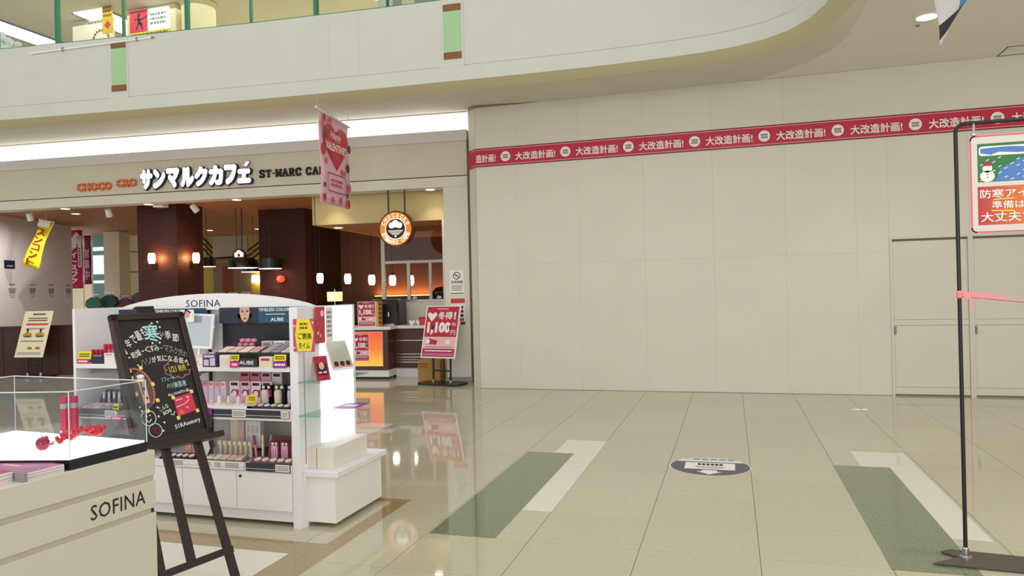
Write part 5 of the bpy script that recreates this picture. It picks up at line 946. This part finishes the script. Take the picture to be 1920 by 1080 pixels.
# --- left bay
ZL = 1.045
for r in range(3):
    for c in range(7-r):
        lipstick('%s capped lipstick, %s in the %s tier of the left bay' % (['red', 'red', 'rose'][r] if c < 4 else 'pink', ORD[c], ['front', 'second', 'rear'][r]), -.83+.036*c+.05*r, .12+.06*r, ZL+.012+.035*r, REDL if (c < 4 or r == 2) else REDL2, [BROWNC, VIOC][c > 3], .08, .0135, 'tiered lipsticks in the left bay')
    t = thing('lipstick_step', ['front', 'middle', 'rear'][r]+' dark step carrying the tiered lipsticks', 'riser', (gx(-.835+.05*r), GY+.095+.06*r, ZL)); box('step', BLACK, t, -.02, .26-.036*r, 0, .058, 0, .012+.035*r); box('edge', GREY, t, -.02, .26-.036*r, -.001, 0, .004+.03*r, .008+.03*r)
pop('yellow_tag', 'yellow price tag at the left end of the upper left shelf', -.79, .004, ZL+.035, .12, .052, YEL, rows=2, seed=3); pop('magenta_tag', 'magenta tag below the yellow tag on the upper left shelf', -.80, .002, ZL, .1, .034, MAGC, rows=1, tm_=PAPER)
t = carton('navy_header_box', 'navy box front beside the yellow tag on the upper left shelf', 'box', -.68, .01, ZL, .11, .04, .065, DNAVY, None, band=GREY); t = carton('white_sample_box', 'white sample box left of the chalkboard on the upper left shelf', 'box', -.58, .012, ZL, .085, .04, .075, PALE[0], None, band=PKB3)
for k in range(7): lipstick('silver violet lip liner, %s on the lower left shelf' % ordl(k, 7), -.78+.046*k, .16, .711+.012, SILV, LAV if k % 2 else VIOC, .105, .013, 'silver lip liners in the left bay')
t = thing('liner_stand', 'dark curved stand behind the silver lip liners', 'stand', (gx(-.80), GY+.14, .711)); box('foot', mat('stand_grey', (74, 70, 74), .4), t, -.04, .34, 0, .05, 0, .012); MB().prism([(-.05,.0),(.34,.0),(.34,.13),(.02,.13),(-.03,.08)], .04, .05).build('back', mat('stand_grey', (74, 70, 74), .4), t)
palette('grey tray of pale lip colours on the lower left shelf', -.69, .01, .711, 6, 2, .052, .045, mat('tray_grey', (120, 116, 116), .4), BLUSH+GREYT, slope=.3)
rail_('grey price rail on the lower left shelf edge', -.86, -.42, .672, mat('rail_grey', (96, 94, 100), .4), ((-.6, -.5),)); pop('yellow_tag', 'yellow tag at the right of the lower left shelf behind the acrylic', -.51, -.012, .70, .05, .07, YEL, rows=2, seed=5); pop('pink_tag', 'pink tag below the lower left shelf behind the acrylic', -.5, -.016, .655, .09, .03, MAGC, rows=1, tm_=PAPER)
t = thing('dark_case', 'dark grey rounded case on the deck of the left bay', 'case', (gx(-.6), GY+.08, Z3)); MB().bbox(-.2,.26,0,.2,0,.09,.012).build('body', mat('case_grey', (84, 76, 76), .4), t); box('clasp', STEEL, t, -.03, .03, -.003, 0, .05, .07)
t = thing('blue_grey_card', 'blue grey card with pink prints before the dark case', 'card', (gx(-.5), GY+.01, Z3), (-.35, 0, 0)); art('card', mat('slate_card', (132, 136, 152), .5), t, [R4(-.2,.24,0,.1)], 0, .002); art('print', PINKL, t, [R4(-.1,-.06,.03,.07), R4(.02,.06,.02,.07), disc(.12,.05,.012,n=10), disc(-.02,.03,.01,n=10)], -.0024)

# ================================================================== FOREGROUND COUNTER
CA = math.atan2(.9953, .0967)
T = thing('brand_counter', 'cream grooved cosmetics counter lettered SOFINA in the left foreground', 'counter', (-2.197, 2.369, 0), CA)
CC = mat('counter_cream', (208, 203, 188), .38, noise=.012, nscale=4); SLOT = mat('counter_slot', (190, 180, 158), .5)
box('core', SLOT, T, -2.2, -.006, .006, 1.0, 0, .885)
MB().bbox(-2.2, 0, 0, 1.0, .803, .90, .003).build('top_panel', CC, T); MB().bbox(-2.2, 0, 0, .03, .676, .780, .002).build('middle_panel', CC, T); MB().bbox(-2.2, 0, 0, .03, .0, .654, .002).build('lower_panel', CC, T); MB().box(-.03, -.001, .03, 1.0, 0, .8025).build('end_panel', CC, T); box('groove_pin', INK, T, -.02, -.012, .001, .008, .658, .672)
text('brand_lettering', 'SOFINA', INK, T, -.285, -.052,   .702, .757, 0, bold=.004, lift=.0012, spacing=1.05)
t = thing('acrylic_case', 'clear acrylic display case with glowing white floor on a black tray', 'display case', (-2.197, 2.369, .9), CA)
FP = [(-.353,.01),(-.03,.01),(-.03,.78),(-.60,.78)]
def inset(P, d): 
    cx = sum(p[0] for p in P)/4; cy = sum(p[1] for p in P)/4
    return [(x+(cx-x)*d, y+(cy-y)*d) for x, y in P]
MB().prismz(FP, 0, .036).build('tray', mat('tray_black', (12, 12, 24), .3), t); MB().prismz(inset(FP, .02), .036, .042).build('lit_floor', mat('case_lightbox', (255, 255, 255), .5, emit=1.35), t)
for i in range(4):
    a, b = Vector((*FP[i], 0)), Vector((*FP[(i+1) % 4], 0)); d = (b-a).normalized(); nrm = Vector((-d.y, d.x, 0))*.004
    MB().hexa([(*a.xy, .036), (*b.xy, .036), (*(b+nrm).xy, .036), (*(a+nrm).xy, .036), (*a.xy, .278), (*b.xy, .278), (*(b+nrm).xy, .278), (*(a+nrm).xy, .278)]).build('acrylic_wall', ACRYL, t)
    EDG = mat('acrylic_edge', (228, 228, 236), .25, alpha=1)
    MB().tube([(*a.xy, .277), (*b.xy, .277)], .0022, 6).build('top_edge', EDG, t); MB().tube([(*a.xy, .036), (*a.xy, .278)], .0018, 6).build('corner_edge', EDG, t)
box('yellow_label', YEL, t, -.53, -.43, .772, .774, .17, .235); greek('label_print', BROWNP, t, -.52, -.44, .18, .225, 2, .7715, 2)
KX, KY = -2.197, 2.369
def cl_(s, y, z): return (KX+s*math.cos(CA)-y*math.sin(CA), KY+s*math.sin(CA)+y*math.cos(CA), z)
CRB = mat('lip_box_crimson', (176, 14, 60), .35)
for k, s in enumerate((-.094, -.066)):
    t = thing('boxed_lipstick', ('left' if k == 0 else 'right')+' tall crimson lipstick box with silver band inside the acrylic case', 'box', cl_(s, .395-.02*k, .9425), CA-1.25, 'tall crimson boxes in the case')
    MB().bbox(-.0115,.0115,0,.02,0,.165,.001).build('carton', CRB, t); MB().box(-.0118,.0118,-.0003,.0203,.118,.138).build('silver_band', STEEL, t); box('foot_print', PAPER, t, -.011, -.006, -.0008, 0, .01, .03)
t = thing('red_bauble', 'shiny dark red bauble on the glowing case floor', 'ornament', cl_(-.285, .245, .9425))
MB().lathe([(.001,0),(.012,.002),(.021,.011),(.0245,.0245),(.021,.038),(.012,.047),(.001,.049)], 24).build('ball', mat('bauble_red', (150, 14, 50), .12), t, smooth=True); MB().lathe([(.004,.048),(.004,.053)], 10).build('cap', STEEL, t)
t = thing('red_berry_branch', 'branch of bright red artificial berries and leaves in the acrylic case', 'decoration', cl_(-.155, .225, .9425))
RB = mat('berry_red', (206, 14, 34), .3); st = [(-.085,-.045,.01),(-.04,-.01,.03),(0,.025,.045),(.035,.05,.035),(.025,.09,.04)]
MB().tube(st, .0018, 6).build('stem', mat('twig', (70, 40, 34), .7), t)
brnd = random.Random(4)
for k in range(60):
    a = brnd.random()*3.6; i = int(a); p = Vector(st[i]).lerp(Vector(st[min(i+1, 4)]), a-i); r = brnd.uniform(.007, .012)
    q = p+Vector((brnd.uniform(-.02,.02), brnd.uniform(-.02,.02), brnd.uniform(-.01,.018))); q.z = max(q.z, r)
    if k % 3: MB().lathe([(.001,-r),(r*.7,-r*.7),(r,0),(r*.7,r*.7),(.001,r)], 8, tuple(q)).build('berry', RB, t, smooth=True)
    else:
        v = Vector((brnd.uniform(-1,1), brnd.uniform(-1,1), brnd.uniform(.0,.6))).normalized()*.032; s_ = v.cross(Vector((0,0,1)))*.35; mb = MB(); mb.add([q, q+v*.5+s_, q+v, q+v*.5-s_, q+v*.5+Vector((0,0,.003))], [(0,1,4),(1,2,4),(2,3,4),(3,0,4)]); mb.build('leaf', RB, t)
for k in range(5):
    q = Vector((-.10+.006*k, -.06+.01*(k % 3), .004)); mb = MB(); mb.add([q+Vector((.012*math.cos(a)*(1 if j % 2 else .45), .012*math.sin(a)*(1 if j % 2 else .45), 0)) for j, a in enumerate([pi*i/5 for i in range(10)])]+[q+Vector((0,0,.004))], [(j, (j+1) % 10, 10) for j in range(10)]); mb.build('petal', RB, t)
# booklets on the counter
def booklets(lab, s0, s1, y0, y1, h, m, z=.9005, skew=0):
    n = 6; dz = h/n; nm = ['bottom', 'second from bottom', 'third from bottom', 'third from top', 'second from top', 'topmost']
    for k in range(n):
        j = .0025*((k*37) % 5-2)/2; t = thing('booklet', nm[k]+' booklet in '+lab, 'booklet', cl_((s0+s1)/2, (y0+y1)/2, z+k*dz), CA, 'booklets on the counter'); w2, d2 = (s1-s0)/2, (y1-y0)/2
        MB().bbox(-w2+j, w2+j, -d2+j, d2-j, 0, dz-.0008, .0006).build('pages', PAPER, t); box('cover', m, t, -w2+j, w2+j, -d2+j, d2-j, dz-.0008, dz-.0002)
        if k == n-1: box('cover_title', PINKL, t, -.01, .002, -.05, .04, dz-.0002, dz)
booklets('the thick mauve stack beside the black tray', -.505, -.372, .012, .36, .028, mat('cover_mauve', (178, 98, 140), .3)); booklets('the red stack at the very left of the counter', -.70, -.52, .06, .5, .034, mat('cover_red', (186, 40, 80), .3))
t = thing('booklet_stop', 'small grey holder clip between the two booklet stacks', 'holder', cl_(-.513, .0, .9005), CA); box('clip', GREY, t, -.005, .005, .005, .05, 0, .03); box('foot', GREY, t, -.006, .006, .004, .06, 0, .004)

# ================================================================== CHALKBOARD EASEL
LAM, PSI = .351, 1.333
E_ = thing('chalkboard_easel', 'dark wooden easel chalkboard with white Japanese chalk writing', 'chalkboard', (-2.382, 2.955, 0), PSI)
DW = mat('easel_wood', (46, 28, 24), .45, noise=.2, nscale=14); CB = mat('chalkboard_black', (30, 27, 28), .6, noise=.25, nscale=12)
bl_, nl_ = Vector((0, math.sin(LAM), math.cos(LAM))), Vector((0, -math.cos(LAM), math.sin(LAM)))
def ep(x, v, d): return Vector((x, 0, 0))+bl_*v+nl_*d
def bar(name, x0, v0, x1, v1, w, d0, d1, parent=E_, m=DW):
    a = Vector((x1-x0, v1-v0)).normalized(); n2 = Vector((-a.y, a.x))*w/2
    c = [(x0-n2.x, v0-n2.y), (x1-n2.x, v1-n2.y), (x1+n2.x, v1+n2.y), (x0+n2.x, v0+n2.y)]
    return MB().hexa([ep(x, v, d0) for x, v in c]+[ep(x, v, d1) for x, v in c]).build(name, m, parent)
bar('leg', .150, .02, .100, 1.5, .036, -.045, -.018); bar('leg', -.235, .02, -.165, 1.5, .036, -.045, -.018); bar('crossbar', -.24, .245, .165, .245, .034, -.05, -.016); bar('strut', -.062, .25, -.055, .83, .036, -.045, -.02)
a_, b_ = ep(0, 1.42, -.06), Vector((0, .78, 0)); MB().tube([a_, b_], .016, 6).build('rear_leg', DW, E_)
bar('ledge', -.215, .822, .235, .822, .03, -.03, .045)
bd = bpy.data.objects.new('board', MB().bbox(-.175,.175,0,.012,-.315,.315,.001).mesh('board', CB)); COL.objects.link(bd); bd.parent = E_; bd.location = ep(0, 1.174, 0); bd.rotation_euler = (-LAM, 0, 0)
for a in ((-.202,-.168,-.338,.338), (.168,.202,-.338,.338), (-.202,.202,.306,.338), (-.202,.202,-.338,-.306)):
    f_ = bpy.data.objects.new('frame_rail', MB().bbox(a[0],a[1],-.014,.018,a[2],a[3],.003).mesh('frame_rail', DW)); COL.objects.link(f_); f_.parent = E_; f_.location = ep(0, 1.174, 0); f_.rotation_euler = (-LAM, 0, 0)
bar('top_clip', -.05, 1.525, .05, 1.525, .06, -.03, -.005, m=BLACK)
CH = mat('chalk_white', (236, 232, 228), .8, emit=.0); CHB = mat('chalk_blue', (176, 226, 232), .8); CHG = mat('chalk_grey', (150, 148, 146), .8); CHY = mat('chalk_yellow', (220, 216, 60), .8); CHP = mat('chalk_pink', (226, 130, 150), .8); CHR = mat('chalk_red', (176, 40, 60), .8)
def ct(body, cx, cz, w, h, m=CH, rot=0, bold=.01): text('chalk_writing', body, m, bd, cx-w/2, cx+w/2, cz-h/2, cz+h/2, 0, bold=bold, rot=rot)
ct('1', -.164, .155, .008, .05, rot=.35, bold=.03)
for k, ch in enumerate('年で最も'): ct(ch, -.138+.031*k, .186+.018*k, .029 if k != 2 else .032, .046 if k != 2 else .052, rot=.3, bold=.012)
ct('寒', .0, .232, .075, .095, CHB, bold=.02); ct('い', .052, .222, .02, .025); ct('季', .085, .215, .034, .046, rot=-.12); ct('節', .125, .198, .036, .046, rot=-.2)
for k, ch in enumerate('・乾燥・くすみ・マスク荒れ'):
    a = k/12; ct(ch, -.15+.31*a, .105+.05*math.sin(pi*(a*.9+.05))-.01*a, .012 if ch == '・' else .027, .008 if ch == '・' else .034, CH if k < 7 else CHG, rot=.35-.6*a, bold=.005)
for k, ch in enumerate('・ハリが気になる肌へ'):
    a = k/9; ct(ch, -.115+.27*a, .065+.035*math.sin(pi*(a*.9+.05))-.012*a, .01 if ch == '・' else .025, .008 if ch == '・' else .032, CHG if 0 < k < 3 else CH, rot=.25-.6*a, bold=.015)
cloud = []
for k in range(9): a = 2*pi*k/9; cloud += stroke([(.095+.058*math.cos(a)+.02*math.cos(q), .03+.036*math.sin(a)+.016*math.sin(q)) for q in [a-1.5+3*j/8 for j in range(9)]], .0035)
art('chalk_cloud', CHP, bd, cloud, 0); ct('1/21', .065, .03, .04, .032, CHY, .1); ct('発売', .118, .032, .045, .034, CHY, .05)
ct('ソフィーナ', .025, -.018, .075, .024, CHB, .05); ct('ハリ', .028, -.055, .035, .026, CH, .0); ct('美容液', .085, -.052, .07, .032, CHB, .08); ct('40g 5500円+税', .065, -.097, .125, .02, CH, .1, .01)
ct('こんな', -.035, -.16, .055, .022, CH, .3); ct('SOS', -.022, -.185, .05, .018, CH, .25, .03); art('chalk_swirl', CH, bd, stroke([(-.005,-.2),(.01,-.205),(.018,-.19)], .004), 0)
ph = art('photo_card', mat('photo_dark', (92, 74, 70), .5), bd, [disc(-.115,-.055,.052,.1,28)], 0, .0012); art('photo_tube', SKIN, ph, [[(-.13,-.13),(-.098,-.125),(-.1,.0),(-.108,.018),(-.128,.018),(-.138,.0)]], -.0016); art('photo_tube_print', INK, ph, [R4(-.126,-.121,-.08,-.01), R4(-.118,-.11,-.06,-.045), disc(-.112,-.1,.008,n=10)], -.0026); art('photo_face', PAPER, ph, [disc(-.118,.012,.02,.01,12)], -.0024)
art('gold_arc', mat('rose_gold', (206, 120, 110), .5), bd, stroke([(-.15+.085*math.cos(a), -.06+.115*math.sin(a)) for a in [1.75-2.4*k/16 for k in range(17)]], .009), -.001, .0012)
for x, z, r in ((-.165,.045,.3), (-.105,.055,.1), (-.165,.01,-.2), (-.16,-.075,.5), (-.063,-.035,.2), (-.058,-.12,.1), (-.12,-.165,.4), (.028,-.118,.2), (.138,-.1,-.1), (.03,-.225,.1), (.145,-.205,.2)):
    art('masking_tape', mat('tape_yellow', (240, 226, 120), .6), bd, [[(x+.013*math.cos(r+q), z+.013*math.sin(r+q)) for q in (pi/4, 3*pi/4, 5*pi/4, 7*pi/4)]], -.002, .0008)
rc = art('red_card', mat('note_red', (214, 50, 84), .5), bd, [[(.03,-.22),(.142,-.2),(.138,-.105),(.03,-.12)]], 0, .0015); art('red_card_print', PINKL, rc, stroke([(.04,-.135),(.075,-.13)], .006)+stroke([(.035,-.17),(.085,-.158),(.115,-.14)], .005)+[R4(.085,.1,-.182,-.176)]+[[(.1,-.12),(.12,-.125),(.105,-.135)]], -.0016); art('red_card_glow', mat('note_orange', (238, 110, 70), .5), rc, [[(.036,-.212),(.075,-.205),(.05,-.18)]], -.0016)
art('chalk_snowman', CH, bd, stroke(disc(-.125,-.2,.038,n=22), .004, True)+stroke(disc(-.105,-.265,.034,n=22), .004, True)+stroke([(-.14,-.205),(-.128,-.222),(-.112,-.208)], .004)+[disc(-.132,-.19,.004,n=8), disc(-.115,-.188,.004,n=8)], 0); art('chalk_scarf', CHR, bd, stroke(disc(-.098,-.268,.014,n=12), .003, True)+stroke([(-.12,-.255),(-.1,-.265)], .004), -.0005)
art('chalk_snow', CH, bd, [disc(x, z, .0055, n=10) for x, z in ((-.04,.265),(.012,.285),(.045,.29),(.052,.262),(-.04,.205),(.04,.2),(-.01,.178),(.03,.178),(-.066,-.155),(-.072,-.2),(-.05,-.235),(-.065,-.275),(-.15,-.16),(-.155,-.14))], 0)
ct('S1RAnstory', .075, -.262, .15, .028, CH, .12, .02)
